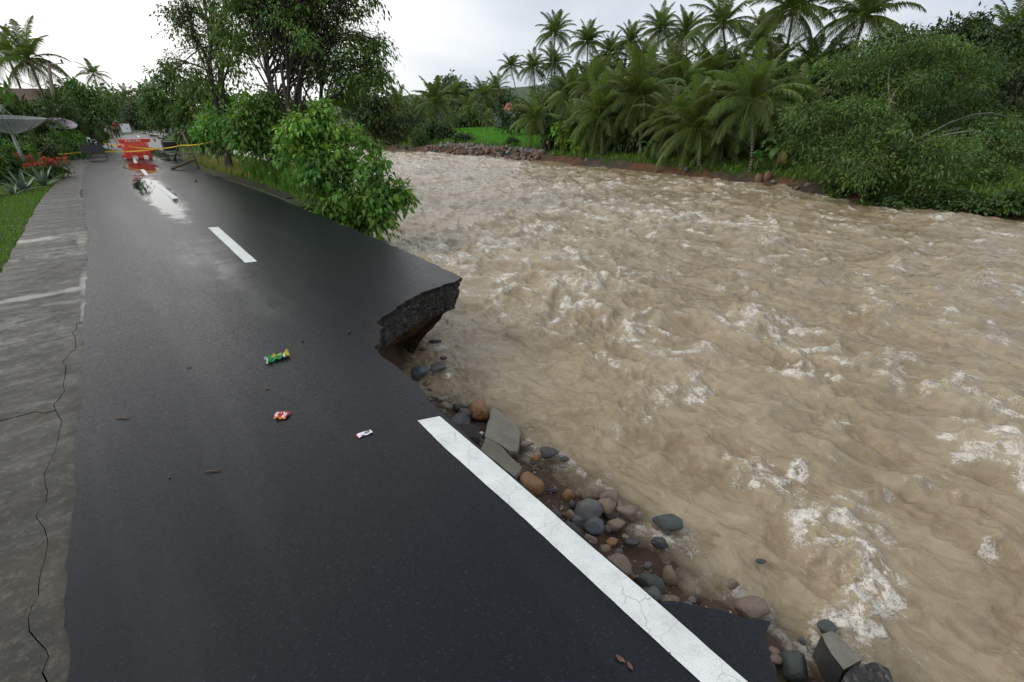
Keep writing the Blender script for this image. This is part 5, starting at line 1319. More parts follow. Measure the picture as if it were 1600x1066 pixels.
# ------------------------------------------------------------------ ROAD CLOSURE
RZ = math.atan2(DB.y, DB.x)
def barrier():
    g = pt(218, 248, .006)
    t = thing('traffic_barrier', 'orange-red plastic water barrier standing across the wet road', 'traffic barrier', g, RZ - .03)
    def panel(x0, x1, y0, y1, z0, z1): return ((x0 + x1) / 2, (y0 + y1) / 2, (z0 + z1) / 2), (x1 - x0, y1 - y0, z1 - z0)
    m = MB()
    W2 = .56
    for x0, x1 in ((-W2, -.27), (-.05, .20), (.42, W2)): m.box(*panel(x0, x1, -.23, .23, 0, .16))     # feet, fork gaps between
    m.box(*panel(-W2, W2, -.23, .23, .16, .24))
    m.add([(-W2, -.22, .24), (W2, -.22, .24), (W2, .22, .24), (-W2, .22, .24), (-W2 - .04, -.10, .80), (W2 + .0, -.10, .80), (W2 + .0, .10, .80), (-W2 - .04, .10, .80)], [(3, 2, 1, 0), (4, 5, 6, 7), (0, 1, 5, 4), (1, 2, 6, 5), (2, 3, 7, 6), (3, 0, 4, 7)])
    bevelled(m.build('body', MAT['red_plastic'], t), .02)
    o = MB().box((.03, 0, .885), (1.36, .22, .17)).build('top_beam', MAT['red_plastic'], t); bevelled(o, .02)
    th = math.atan2(.12, .56)
    for x in (-.42, -.14, .12, .40):                                                                    # raised ribs between sunk flutes
        Rm = Matrix.Rotation(-th, 3, 'X')
        o = MB().box((x, -.175, .53), (.15, .05, .52), Rm).build('rib', MAT['red_plastic'], t); bevelled(o, .015)
    for x, z, nm in ((-.66, .62, 'connector'), (-.62, .16, 'connector'), (.64, .40, 'connector')):
        o = MB().box((x, 0, z), (.20, .15, .14)).build(nm, MAT['red_plastic'], t); bevelled(o, .02)
    for x, z in ((-.50, .66), (.47, .70)):
        MB().lathe([(0, 0), (.07, 0), (.075, -.012), (.06, -.02), (0, -.022)][::-1], 18, (x, -.152, z), Matrix.Rotation(math.pi / 2, 3, 'X')).build('reflector', MAT['white'], t)
    y_ = -.112                                                                                           # six small white letters, too blurred in the photo to read
    for i in range(6):
        x = -.33 + i * .115; m = MB(); z = .885
        m.box((x - .022, y_, z), (.030, .012, .115))
        if i in (0, 1, 3, 5): m.box((x + .008, y_, z + 0.045), (.052, .012, .026))
        if i in (0, 1, 2, 3, 5): m.box((x + .008, y_, z - 0.045), (.052, .012, .026))
        if i in (1, 4): m.box((x + .032, y_, z), (.028, .012, .115 if i == 4 else .06))
        if i == 4: m.box((x + .005, y_, z), (.035, .006, .018))
        if i == 0: m.box((x + .030, y_, z + .012), (.018, .006, .03))
        if i in (3, 5): m.box((x + .005, y_, z), (.04, .006, .016))
        m.build('letter', MAT['white'], t)
barrier()
def stand(px, py, w_, h_, label, rz=0, lean=.16):
    g = pt(px, py, .006)
    t = thing('sign_stand', label, 'sign stand', g, RZ + rz, 'black metal sign stands')
    m = MB()
    for x in (-w_ / 2, w_ / 2):
        m.tube([(x, -.16, .012), (x, 0, h_)], .014, 6); m.tube([(x, .20, .012), (x, 0.01, h_ - .02)], .014, 6)
    for z in (.12, .28, h_): m.tube([(-w_ / 2, -.16 * (1 - z / h_), z), (w_ / 2, -.16 * (1 - z / h_), z)], .013, 6)
    m.tube([(-w_ / 2, .17, .12), (w_ / 2, .17, .12)], .012, 6)
    m.build('frame', MAT['black_metal'], t, smooth=True)
    Rm = Matrix.Rotation(-math.atan2(.16, h_), 3, 'X')
    MB().box((0, -.045, h_ * .66), (w_ * .93, .02, h_ * .50), Rm).build('board', MAT['board_dark'], t)
stand(150, 250, .95, .80, 'dark sign stand on the road left of the orange barrier')
stand(271, 247, .68, .88, 'dark sign stand on the road right of the orange barrier', .1)
# trestle of rough poles
t = thing('wooden_trestle', 'rough wooden A-frame trestle with fallen plank at the right road edge', 'trestle', pt(290, 258, 0))
o_ = pt(290, 258, 0); tp = pd(284, 205, 20.7) - o_
for q in (pt(272, 250, 0.02) - o_, pt(311, 264, -.05) - o_):
    e = tp + (tp - q) * .05
    MB().tube([tuple(q), tuple(q.lerp(e, .5) + Vector((.02, 0, .01))), tuple(e)], [.05, .046, .04], 7).build('pole', MAT['wood'], t, smooth=True)
q0, q1 = pt(267, 264, .04) - o_, pd(304, 249, 20.3) - o_
MB().tube([tuple(q0), tuple(q1)], [.075, .06], 6).build('plank', MAT['wood'], t)
MB().tube([tuple(pt(277, 240, .3) * 0 + pd(274, 238, 20.6) - o_), tuple(pd(300, 240, 20.5) - o_)], .025, 6).build('cross_piece', MAT['wood'], t)
def ribbon(name, pts, w, label, sag=.12):
    V, F = [], []; n = 0
    for (p, q) in zip(pts[:-1], pts[1:]):
        for i in range(15):
            u = i / 14; c = p.lerp(q, u) - Vector((0, 0, sag * 4 * u * (1 - u))); tw = .5 * math.sin(u * 9 + n)
            V += [c + Vector((.3 * tw * w, -.3 * tw * w, w / 2)), c + Vector((-.3 * tw * w, .3 * tw * w, -w / 2))]
        b = len(V) - 30; F += [(b + 2 * i, b + 2 * i + 1, b + 2 * i + 3, b + 2 * i + 2) for i in range(14)]; n += 3
    m = MB(); m.add(V, F); o = m.build(name, MAT['tape'], None); so = o.modifiers.new('thickness', 'SOLIDIFY'); so.thickness = .004
    tag(o, label, 'barrier tape', 'yellow barrier tapes')
ribbon('barrier_tape', [pd(52, 240, 22), pd(125, 238, 24), pd(166, 237, 24.5), pd(252, 232, 23)], .045, 'yellow tape running low from the left shrubs across the road', .06)
ribbon('barrier_tape', [pd(161, 223, 27), pd(184, 226, 24.7), pd(238, 232, 24), pd(283, 227, 20.9), pd(332, 221, 19.5)], .04, 'yellow tape from the barrier over the trestle to the right bushes', .05)
MB_ = MB(); q = pd(332, 219, 19.5); qb = Vector((q.x, q.y, 0)); qb.z = gz(qb) - .1
tag(MB_.tube([tuple(qb), tuple(q + Vector((0, 0, .12)))], [.035, .03], 6).build('tape_stake', MAT['wood'], None), 'thin stake in the verge grass holding the yellow tape end', 'stake')
q = pd(52, 238, 22); qb = Vector((q.x, q.y, 0)); qb.z = gz(qb) - .1
tag(MB().tube([tuple(qb), tuple(q + Vector((0, 0, .12)))], [.035, .03], 6).build('tape_stake', MAT['wood'], None), 'thin stake in the left shrubs holding the yellow tape end', 'stake')
# white notice board beyond
g = pt(199, 208.5, 0); t = thing('notice_board', 'white notice board standing on the road beyond the barrier', 'notice board', g, RZ)
MB().box((0, 0, .62), (1.05, .03, 1.0), Matrix.Rotation(-.12, 3, 'X')).build('board', MAT['white'], t)
m = MB()
for x in (-.5, .5): m.tube([(x, -.1, 0), (x, .08, 1.35)], .025, 6); m.tube([(x, .45, 0), (x, .06, 1.1)], .025, 6)
m.build('frame', MAT['wood'], t)
# heaved pieces of old road past the barrier
for i, (px, py, w_, h_, lab) in enumerate([(262, 206, 1.1, .5, 'pale concrete lump standing up at the far right road edge'), (246, 211, 2.2, .16, 'tilted pale slab lying at the far right road edge'), (228, 207, 2.4, .14, 'flat broken slab across the far end of the road'), (252, 214.5, 1.8, .12, 'long pale kerb piece along the far right road edge')]):
    g = pt(px, py + 2, 0); c = rock_mesh(70 + i, True, 2); c.materials.append(MAT['slab_grey'])
    tag(link('broken_slab', c, None, g + Vector((0, 0, h_ * .3)), (.1 * i, .12, RZ + .5 * i), (w_ * .5, w_ * .3, h_)), lab, 'broken slab', 'broken slabs at the far road edge')

# ------------------------------------------------------------------ MOTORCYCLE, SCOOTER
def motorbike(px, py, rz, label, bm, name='motorcycle'):
    g = pt(px, py, 0); g.z = max(gz(g), -.03)
    t = thing(name, label, name.replace('_', ' '), g, rz, None)
    RX = Matrix.Rotation(math.pi / 2, 3, 'X')
    for x in (-.62, .62):
        w = MB().torus(.27, .05, (x, 0, .32), RX, 24, 8).build('wheel', MAT['rubber'], t, smooth=True)
        m = MB(); m.torus(.215, .014, (x, 0, .32), RX, 24, 6)
        for k_ in range(6):
            an = k_ * math.pi / 3; m.tube([(x, 0, .32), (x + .21 * math.cos(an), 0, .32 + .21 * math.sin(an))], .01, 5)
        m.build('rim', MAT['chrome'], w)
    m = MB(); m.tube([(-.55, 0, .62), (-.2, 0, .56), (.15, 0, .52), (.42, 0, .74), (.47, 0, .86)], [.09, .13, .13, .10, .06], 10)
    m.tube([(.3, 0, .7), (.2, 0, .5), (.18, 0, .32)], [.12, .10, .06], 8); m.tube([(-.75, 0, .66), (-.5, 0, .64)], [.04, .09], 8)
    m.build('body', MAT[bm], t, smooth=True)
    bevelled(MB().box((-.28, 0, .74), (.72, .23, .10), None, 0, .85).build('seat', MAT['board_dark'], t), .03)
    m = MB()
    for y in (-.07, .07): m.tube([(.62, y, .32), (.44, y, .95)], .02, 7)
    m.build('fork', MAT['chrome'], t, smooth=True)
    m = MB(); m.box((-.05, 0, .36), (.36, .22, .24)); m.tube([(-.1, -.13, .3), (-.7, -.15, .36)], [.03, .045], 8); bevelled(m.build('engine', MAT['grey_metal'], t), .02)
    MB().tube([(.36, -.33, 1.0), (.44, -.15, .97), (.45, 0, .95), (.44, .15, .97), (.36, .33, 1.0)], .015, 6).build('handlebar', MAT['black_metal'], t, smooth=True)
    MB().lathe([(0, .06), (.07, .05), (.085, 0), (.05, -.06), (0, -.08)], 12, (.56, 0, .86), Matrix.Rotation(math.pi / 2, 3, 'Y')).build('headlight', MAT['white'], t, smooth=True)
    m = MB(); m.torus(.31, .03, (.62, 0, .34), RX, 20, 6); MB().tube([(.62 + .33 * math.cos(a_), 0, .34 + .33 * math.sin(a_)) for a_ in (.3, .8, 1.3, 1.8, 2.3)], .045, 6).build('mudguard', MAT[bm], t, smooth=True)
    for y in (-.3, .3):
        m = MB(); m.tube([(.38, y, 1.0), (.36, y * 1.1, 1.14)], .007, 5); m.lathe([(0, -.008), (.05, -.008), (.05, .008), (0, .008)], 10, (.36, y * 1.12, 1.17), Matrix.Rotation(math.pi / 2, 3, 'Y')); m.build('mirror', MAT['black_metal'], t)
motorbike(150, 239, -math.pi * .36, 'dark motorcycle parked under the trees left of the orange barrier', 'blue_black')
motorbike(168, 211, -math.pi * .3, 'pale scooter parked beyond the barrier left of the two people', 'white', 'scooter')

# ------------------------------------------------------------------ PEOPLE
def skin_body(name, J, E, mat, parent, sub=2):
    ks = list(J); me = bpy.data.meshes.new(name)
    me.from_pydata([J[k_][0] for k_ in ks], [], []) if not E else me.from_pydata([J[k_][0] for k_ in ks], [(ks.index(a), ks.index(b)) for a, b in E], [])
    o = bpy.data.objects.new(name, me); COL.objects.link(o)
    o.modifiers.new('skin', 'SKIN'); s = o.modifiers.new('sub', 'SUBSURF'); s.levels = s.render_levels = sub
    for i, k_ in enumerate(ks):
        sv = me.skin_vertices[0].data[i]; r_ = J[k_][1]; sv.radius = r_ if isinstance(r_, tuple) else (r_, r_); sv.use_root = (i == 0)
    dg = bpy.context.evaluated_depsgraph_get(); dg.update()
    m2 = bpy.data.meshes.new_from_object(o.evaluated_get(dg)); m2.name = name
    bpy.data.objects.remove(o)
    m2.materials.clear(); m2.materials.append(mat); m2.polygons.foreach_set('use_smooth', [True] * len(m2.polygons))
    return link(name, m2, parent)
def person(px, py, hpx, rz, label, shirt, trousers, hat=None, arm=0.0, stride=.08):
    g = pt(px, py, 0); dep = (g - Vector((0, 0, H))).dot(Vector((0, CP, -SP))); k = hpx * dep / FPX / 1.65
    t = thing('person', label, 'person', g, rz)
    def j(x, y, z, r_): return ((x * k, y * k, z * k), tuple(q * k for q in r_) if isinstance(r_, tuple) else r_ * k)
    s = stride
    J = {'pelvis': j(0, 0, .88, (.13, .09)), 'waist': j(0, 0, 1.02, (.115, .085)), 'chest': j(0, .0, 1.22, (.14, .095)), 'neck': j(0, .0, 1.39, .05), 'chin': j(0, .03, 1.47, .065), 'head': j(0, .015, 1.56, (.075, .09)), 'crown': j(0, 0, 1.63, .06),
         'sl': j(.17, 0, 1.33, .05), 'el': j(.22, -.02, 1.06, .038), 'wl': j(.22, .06 + arm * .2, .84 + arm * .3, .028), 'hl': j(.22, .09 + arm * .24, .76 + arm * .34, (.022, .035)),
         'sr': j(-.17, 0, 1.33, .05), 'er': j(-.22, -.02, 1.06, .038), 'wr': j(-.21, .06, .84, .028), 'hr': j(-.21, .08, .76, (.022, .035)),
         'tl': j(.09, 0, .80, .085), 'kl': j(.10, s * .6, .46, .058), 'al': j(.10, s, .08, .036), 'fl': j(.11, s + .13, .03, (.035, .028)),
         'tr': j(-.09, 0, .80, .085), 'kr': j(-.10, -s * .3, .46, .058), 'ar': j(-.10, -s, .08, .036), 'fr': j(-.11, -s + .13, .03, (.035, .028))}
    E = [('pelvis', 'waist'), ('waist', 'chest'), ('chest', 'neck'), ('neck', 'chin'), ('chin', 'head'), ('head', 'crown'), ('chest', 'sl'), ('sl', 'el'), ('el', 'wl'), ('wl', 'hl'), ('chest', 'sr'), ('sr', 'er'), ('er', 'wr'), ('wr', 'hr'),
         ('pelvis', 'tl'), ('tl', 'kl'), ('kl', 'al'), ('al', 'fl'), ('pelvis', 'tr'), ('tr', 'kr'), ('kr', 'ar'), ('ar', 'fr')]
    skin_body('body', J, E, MAT['skin'], t)
    def sub(keys, gr):
        JJ = {q: (J[q][0], tuple(x + gr * k for x in J[q][1]) if isinstance(J[q][1], tuple) else J[q][1] + gr * k) for q in keys}
        return JJ, [e for e in E if e[0] in keys and e[1] in keys]
    skin_body('shirt', *sub(['pelvis', 'waist', 'chest', 'sl', 'el', 'sr', 'er'], .016), MAT[shirt], t)
    skin_body('trousers', *sub(['pelvis', 'tl', 'kl', 'al', 'tr', 'kr', 'ar'], .012), MAT[trousers], t)
    h = MB(); hc = (0, -.005 * k, 1.585 * k)
    h.lathe([(0, .10 * k), (.05 * k, .09 * k), (.085 * k, .05 * k), (.092 * k, 0), (.08 * k, -.03 * k)], 14, hc); h.build('hair', MAT['hair'], t, smooth=True)
    f = MB()
    for x in (-.03, .03): f.lathe([(0, .01 * k), (.009 * k, 0), (0, -.01 * k)], 8, (x * k, .092 * k, 1.565 * k))
    f.build('eye', MAT['hair'], t)
    if hat: MB().lathe([(0, .13 * k), (.07 * k, .115 * k), (.11 * k, .06 * k), (.12 * k, 0), (.15 * k, -.02 * k)], 16, hc).build('helmet', MAT[hat], t, smooth=True)
    return t
person(186, 217, 27, RZ + math.pi, 'person in red top and black trousers walking just beyond the barrier', 'red_cloth', 'dark_cloth', arm=.3)
person(178, 214, 28, RZ + math.pi, 'person in dark clothes with red headwear behind the one in red top', 'dark_cloth', 'brown_cloth', hat='red_cloth')
person(237, 212, 21, RZ + math.pi * .8, 'person in brown clothes standing alone at the far right road edge', 'brown_cloth', 'dark_cloth')
# ------------------------------------------------------------------ WASHED-OUT BANK: rocks, slabs, fragments
def dep_of(p): return (p - Vector((0, 0, H))).dot(Vector((0, CP, -SP)))
rs = [0]
def rock(px, py, w_, h_, mat, label, ang=False, group=None, sink=.35, rot=None, name='rock', tall=1.0):
    rs[0] += 1; s_ = rs[0]
    g = on_ground(px, py + h_ * .22); d = dep_of(g); w_ *= 1.1; h_ *= 1.1; rx = w_ * d / FPX / 2; hh_ = h_ * d / FPX / 2
    rz_ = hh_ * .80 * tall; ry = hh_ * 1.05 * max(.75, min(1.2, w_ / h_ * .8))
    me = rock_mesh(100 + s_ * 3.7, ang, 3 if w_ > 13 else 2); me.materials.append(MAT[mat])
    o = link(name, me, None, g + Vector((0, 0, rz_ * (1 - 2 * sink) * .9)), (rnd.uniform(-.1, .1), rnd.uniform(-.1, .1), rot if rot is not None else rnd.uniform(-.15, .15)), (rx, ry, rz_))
    return tag(o, label, 'rock', group)
G1 = 'rocks on the washed-out bank'
ROCKS = [
 (654, 577, 30, 36, 'rock_bluegrey', 'grey boulder wedged under the overhanging road tip', True), (683, 570, 28, 20, 'rock_grey', 'pale grey rock half under water beside the overhang', True), (680, 533, 21, 7, 'rock_dark', 'flat dark stone just breaking the water below the road tip', False),
 (660, 545, 12, 6, 'rock_dark', 'tiny dark stone in the water near the overhang', False), (692, 559, 12, 6, 'rock_dark', 'dark stone peeking behind the pale grey rock', False), (644, 557, 9, 8, 'rock_tan', 'tan pebble on top of the grey boulder under the tip', False),
 (667, 598, 13, 10, 'rock_pink', 'pinkish stone at the foot of the grey boulder', False), (697, 632, 20, 22, 'rock_tan', 'cream-coloured rock next to two dark oval cobbles', True), (713, 636, 11, 17, 'rock_dark', 'small upright dark oval cobble beside the cream rock', False),
 (730, 645, 27, 20, 'rock_dark', 'long dark oval cobble leaning against the orange angular rock', False), (748, 637, 36, 36, 'rock_orange', 'angular orange-brown rock at the waterline above the tilted grey slabs', True), (714, 656, 36, 24, 'rock_dark', 'dark wedge-shaped rock at the end of the white line', True),
 (726, 633, 12, 8, 'rock_grey', 'small grey stone behind the dark oval cobbles', False), (752, 676, 11, 11, 'white', 'small white angular stone beside the dark flat fragment', True), (733, 690, 12, 10, 'rock_tan', 'tan stone below the dark flat fragment by the line', True),
 (745, 692, 8, 8, 'rock_grey', 'grey pebble below the dark flat fragment', False), (739, 702, 12, 9, 'rock_pink', 'pinkish stone tucked against the white line', True), (754, 690, 10, 7, 'rock_grey', 'small grey stone at the edge of the grey slab', True), (725, 686, 10, 7, 'rock_pink', 'small pink stone by the white line under the fragment', True),
 (680, 617, 14, 9, 'rock_pink', 'flat pink stone along the road edge above the white line', True), (689, 624, 9, 7, 'rock_tan', 'tan chip along the road edge above the white line', True), (672, 608, 9, 7, 'rock_bluegrey', 'grey chip along the broken road edge', True),
 (838, 713, 17, 18, 'rock_orange', 'small orange rock leaning on a dark one in the shallows', True), (857, 705, 34, 17, 'rock_dark', 'dark smooth rock beside the small orange one in the shallows', False), (882, 716, 14, 8, 'rock_dark', 'small dark stone in the water right of the dark smooth rock', False),
 (822, 692, 24, 9, 'rock_pink', 'low pinkish rubble at the edge of the grey slab', True), (832, 723, 10, 5, 'rock_dark', 'thin dark stone awash near the small orange rock', False), (829, 754, 42, 52, 'rock_orange', 'large rounded orange-brown boulder touching the white line', False),
 (862, 766, 20, 6, 'rock_dark', 'thin dark stone in the shallows right of the orange boulder', False), (880, 728, 12, 5, 'rock_pink', 'small brown stone awash in the shallows', False),
 (925, 765, 44, 34, 'rock_tan', 'large tan boulder at the back of the boulder pile', True), (949, 772, 34, 32, 'rock_pink', 'brownish boulder merging with the large tan one', True), (950, 787, 30, 36, 'rock_tan', 'upright brown rock between the tan boulder and the pale round one', True),
 (917, 796, 44, 32, 'rock_grey', 'pale grey rounded boulder in the middle of the pile', False), (900, 814, 18, 18, 'rock_bluegrey', 'small round grey cobble left of the blue-grey one', False), (929, 820, 34, 26, 'rock_bluegrey', 'smooth blue-grey cobble below the pale round boulder', False),
 (949, 825, 13, 12, 'rock_grey', 'small light grey pebble right of the blue-grey cobble', False), (961, 818, 30, 18, 'rock_tan', 'flat grey-tan stone right of the blue-grey cobble', False), (981, 799, 30, 26, 'rock_pink', 'pinkish veined rock at the right of the pile', True), (972, 812, 17, 15, 'rock_dark', 'dark purple stone in front of the pinkish rock', False),
 (952, 805, 20, 7, 'rock_dark', 'dark stick-like stone below the upright brown rock', True), (957, 844, 22, 18, 'rock_orange', 'brown rock below the flat grey-tan stone', True), (922, 842, 22, 16, 'rock_pink', 'reddish stone at the line below the blue-grey cobble', True), (944, 856, 22, 15, 'rock_tan', 'tan stone beside the white line below the pile', True),
 (967, 859, 17, 17, 'rock_grey', 'grey wedge stone at the lower end of the pile', True), (989, 846, 22, 13, 'rock_dark', 'dark stone awash right of the pile', False), (967, 882, 40, 30, 'rock_tan', 'long grey-tan boulder lying against the white line', False), (976, 838, 12, 8, 'rock_tan', 'small rusty stone at the waterline right of the pile', True),
 (1040, 811, 46, 26, 'rock_green', 'dark green boulder standing alone in the water', True), (1033, 845, 24, 20, 'rock_dark', 'dark angular rock in the water below the green boulder', True), (1043, 831, 11, 7, 'rock_dark', 'small dark stone between the green boulder and the angular rock', False),
 (1014, 912, 36, 46, 'rock_green', 'tall dark rounded boulder at the white line near the bottom', False), (1043, 936, 32, 15, 'rock_tan', 'tan stone at the corner of the dark road fragment', False), (1082, 936, 15, 8, 'rock_pink', 'small maroon stone in the water above the dark road fragment', True), (987, 901, 18, 9, 'rock_orange', 'small yellowish stone wedged left of the tall dark boulder', True),
 (1012, 882, 14, 9, 'rock_bluegrey', 'grey stone just under water above the tall dark boulder', False), (1144, 910, 20, 15, 'rock_tan', 'brown lumpy stone in open water', True), (1176, 946, 46, 38, 'rock_pink', 'pinkish orange boulder behind the dark road fragment', False), (1253, 999, 15, 17, 'rock_bluegrey', 'small grey stone in the water left of the concrete blocks', True),
 (1240, 1034, 52, 46, 'rock_green', 'large dark olive boulder right of the road fragment', False), (1213, 1031, 20, 13, 'rock_pink', 'pinkish stone between the road fragment and the olive boulder', False), (1210, 1016, 16, 10, 'rock_pink', 'small pink stone behind the fragment edge', False), (1292, 976, 30, 24, 'rock_green', 'wet olive rock above the concrete block', True),
 (1190, 876, 18, 7, 'rock_green', 'rock just under the muddy water upstream of the pink boulder', False),
]
for q in ROCKS:
    px, py, w_, h_, mt, lab, an = q
    inwater = on_ground(px, py + h_ * .22).z <= WATER_Z + .001
    rock(px, py, w_, h_, mt, lab, an, G1, sink=.40 if inwater else .20)
# little stones between them: three shapes in four colours, copied
pm = []
for i in range(4):
    for mt in ('rock_grey', 'rock_tan', 'rock_dark', 'rock_pink', 'rock_bluegrey', 'rock_orange'):
        c = rock_mesh(300 + i, i % 2 == 0, 2); c.materials.append(MAT[mt]); pm.append(c)
cnt = 0
for k in range(4000):
    if cnt >= 280: break
    a_ = rnd.uniform(-4.3, 1.4); b_ = float(np.interp(a_, _ca, _cb)) + abs(rnd.gauss(0, .50)) + .10
    z_ = float(ground_z(a_, b_))
    if z_ < WATER_Z - .04: continue
    cnt += 1; s = rnd.choice((.02, .025, .03, .04, .05, .06, .075, .09))
    cI = rnd.choice((0, 0, 1, 2, 2, 2, 3, 4, 4, 5)); cN = ('light grey', 'tan', 'dark', 'pinkish', 'blue-grey', 'orange-brown')[cI]
    tag(link('small_stone', pm[rnd.randint(0, 3) * 6 + cI], None, ab(a_, b_, z_ + s * .35), (rnd.uniform(0, 6), rnd.uniform(0, 6), rnd.uniform(0, 6)), (s * 1.3, s, s * .75)), 'small ' + cN + ' stone lying in the gravel of the washed-out bank', 'stone', 'small ' + cN + ' stones on the washed-out bank')
# gravel, beyond counting
bmg = rock_mesh(400, True, 1); gv = np.array([v.co[:] for v in bmg.vertices]); gf = np.array([p.vertices[:] for p in bmg.polygons])
n = 9000; a_ = rng.uniform(-4.9, 1.8, n); b_ = np.interp(a_, _ca, _cb) + .05 + np.abs(rng.normal(0, .6, n)); z_ = ground_z(a_, b_)
kq = z_ > WATER_Z - .05; a_, b_, z_ = a_[kq], b_[kq], z_[kq]; n = len(a_)
sz = rng.lognormal(-4.75, .45, n).clip(.004, .024)
ang = rng.uniform(0, 6.28, n); ca_, sa_ = np.cos(ang)[:, None], np.sin(ang)[:, None]
vx = gv[None, :, 0] * ca_ - gv[None, :, 1] * sa_; vy = gv[None, :, 0] * sa_ + gv[None, :, 1] * ca_; vz = np.broadcast_to(gv[None, :, 2] * .7, vx.shape)
Vv = np.stack([vx * sz[:, None] + (.64 * a_ + .768 * b_)[:, None], vy * sz[:, None] + (-.768 * a_ + .64 * b_)[:, None], vz * sz[:, None] + (z_ + sz * .3)[:, None]], -1).reshape(-1, 3)
Ff = (np.arange(n)[:, None, None] * len(gv) + gf[None]).reshape(-1, 3)
t_ = NT('mixed_gravel'); tint_ = t_.attr('tint', 'Color'); t_.set(tint_, .45, t_.bump(t_.noise(60, 3), .3, .005))
pal = np.array([[.06, .055, .05], [.16, .14, .11], [.22, .16, .10], [.03, .03, .03], [.26, .20, .15], [.12, .07, .045]])
tag(link('bank_gravel', np_mesh('bank_gravel', Vv, tris=Ff, mats=[t_.mat], color=np.repeat(pal[rng.integers(0, 6, n)] * rng.uniform(.7, 1.2, (n, 1)), len(gv), 0))), 'wet mixed gravel washed out along the road edge', 'gravel', kind='stuff')

# flat slabs: an outline seen in the photo laid on a tilted plane, with real thickness
def slab(name, px_pts, z_of, thick, mats, label, cat, jit=.006, group=None, step=.05):
    P = []
    for i, q in enumerate(px_pts):
        P.append(pt(q[0], q[1], q[2] if len(q) > 2 else z_of))
    P = densify(P + [P[0]], step, jit, len(label))[:-1]; n = len(P)
    Am = np.array([[p.x, p.y, 1] for p in P]); cf = np.linalg.lstsq(Am, np.array([p.z for p in P]), rcond=None)[0]
    for p in P: p.z = cf[0] * p.x + cf[1] * p.y + cf[2]
    tri = tessellate_polygon([[Vector((p.x, p.y, 0)) for p in P]])
    m = MB(); c = sum(P, Vector()) / n
    top = list(P); mid = [p + (p - c) * .012 + Vector((0, 0, -thick * .45)) + mnoise.noise_vector(p * 9) * .012 for p in P]
    bot = [p - (p - c) * .02 + Vector((0, 0, -thick)) + mnoise.noise_vector(p * 11) * .014 for p in P]
    m.add(top + mid + bot, [tuple(t) for t in tri], 0)
    m.add(top + mid + bot, [(i, (i + 1) % n, n + (i + 1) % n, n + i) for i in range(n)] + [(n + i, n + (i + 1) % n, 2 * n + (i + 1) % n, 2 * n + i) for i in range(n)] + [tuple(i + 2 * n for i in t) for t in tri], len(mats) - 1)
    me = m.mesh(name, mats); bm = bmesh.new(); bm.from_mesh(me); bmesh.ops.remove_doubles(bm, verts=bm.verts, dist=1e-5); bmesh.ops.recalc_face_normals(bm, faces=bm.faces); bm.to_mesh(me); bm.free()
    return tag(link(name, me), label, cat, group)
slab('concrete_slab', [(771, 637, -.97), (789, 650, -.97), (802, 655, -1.0), (813, 676, -1.0), (809, 708, -.93), (795, 705, -.88), (781, 692, -.83), (757, 680, -.78), (763, 658, -.87)], None, .09, [MAT['slab_grey']], 'pale grey concrete slab sloping into the water below the orange angular rock', 'concrete slab', .006)
slab('concrete_slab', [(760, 689, -.62), (783, 693, -.66), (797, 710, -.72), (816, 727, -.80), (808, 745, -.78), (800, 752, -.72), (770, 722, -.52), (748, 704, -.45)], None, .09, [MAT['slab_grey']], 'pale concrete slab lying against the white line above the orange boulder', 'concrete slab', .006)
slab('asphalt_fragment', [(703, 664, -.30), (735, 661, -.42), (744, 663, -.45), (752, 682, -.42), (749, 686, -.40), (728, 681, -.30)], None, .07, [MAT['asphalt'], MAT['base']], 'dark flat asphalt fragment beside the start of the white line', 'asphalt fragment', .004)
slab('asphalt_fragment', [(1030, 947, -.06), (1052, 944, -.09), (1120, 951, -.17), (1160, 962, -.23), (1204, 967, -.30), (1206, 971, -.30), (1197, 984, -.29), (1198, 1004, -.27), (1202, 1030, -.26), (1211, 1066, -.25), (1220, 1110, -.22), (1200, 1110, -.14), (1145, 1046, -.07), (1090, 998, -.05)], None, .07, [MAT['asphalt'], MAT['base']], 'large dark asphalt fragment broken down beside the white line at the bottom', 'asphalt fragment', .005)
def block(px_pts, zt, h_, mats, label):
    return slab('concrete_block', px_pts, zt, h_, mats, label, 'concrete block', .010, None, .06)
block([(1284, 992, -.86), (1300, 986, -.86), (1322, 1003, -.86), (1346, 1030, -.86), (1337, 1036, -.86), (1319, 1048, -.85), (1300, 1022, -.85)], None, .35, [MAT['slab_grey'], MAT['rock_dark']], 'long broken concrete block in the water near the white rapid')  # lit top and shaded sides painted by a pale and a dark material
block([(1318, 1052, -.74), (1340, 1040, -.76), (1366, 1033, -.80), (1388, 1046, -.86), (1400, 1075, -.86), (1370, 1110, -.80), (1310, 1100, -.70)], None, .45, [MAT['base'], MAT['base']], 'rough tar-coated road block cut by the bottom edge of the photo')

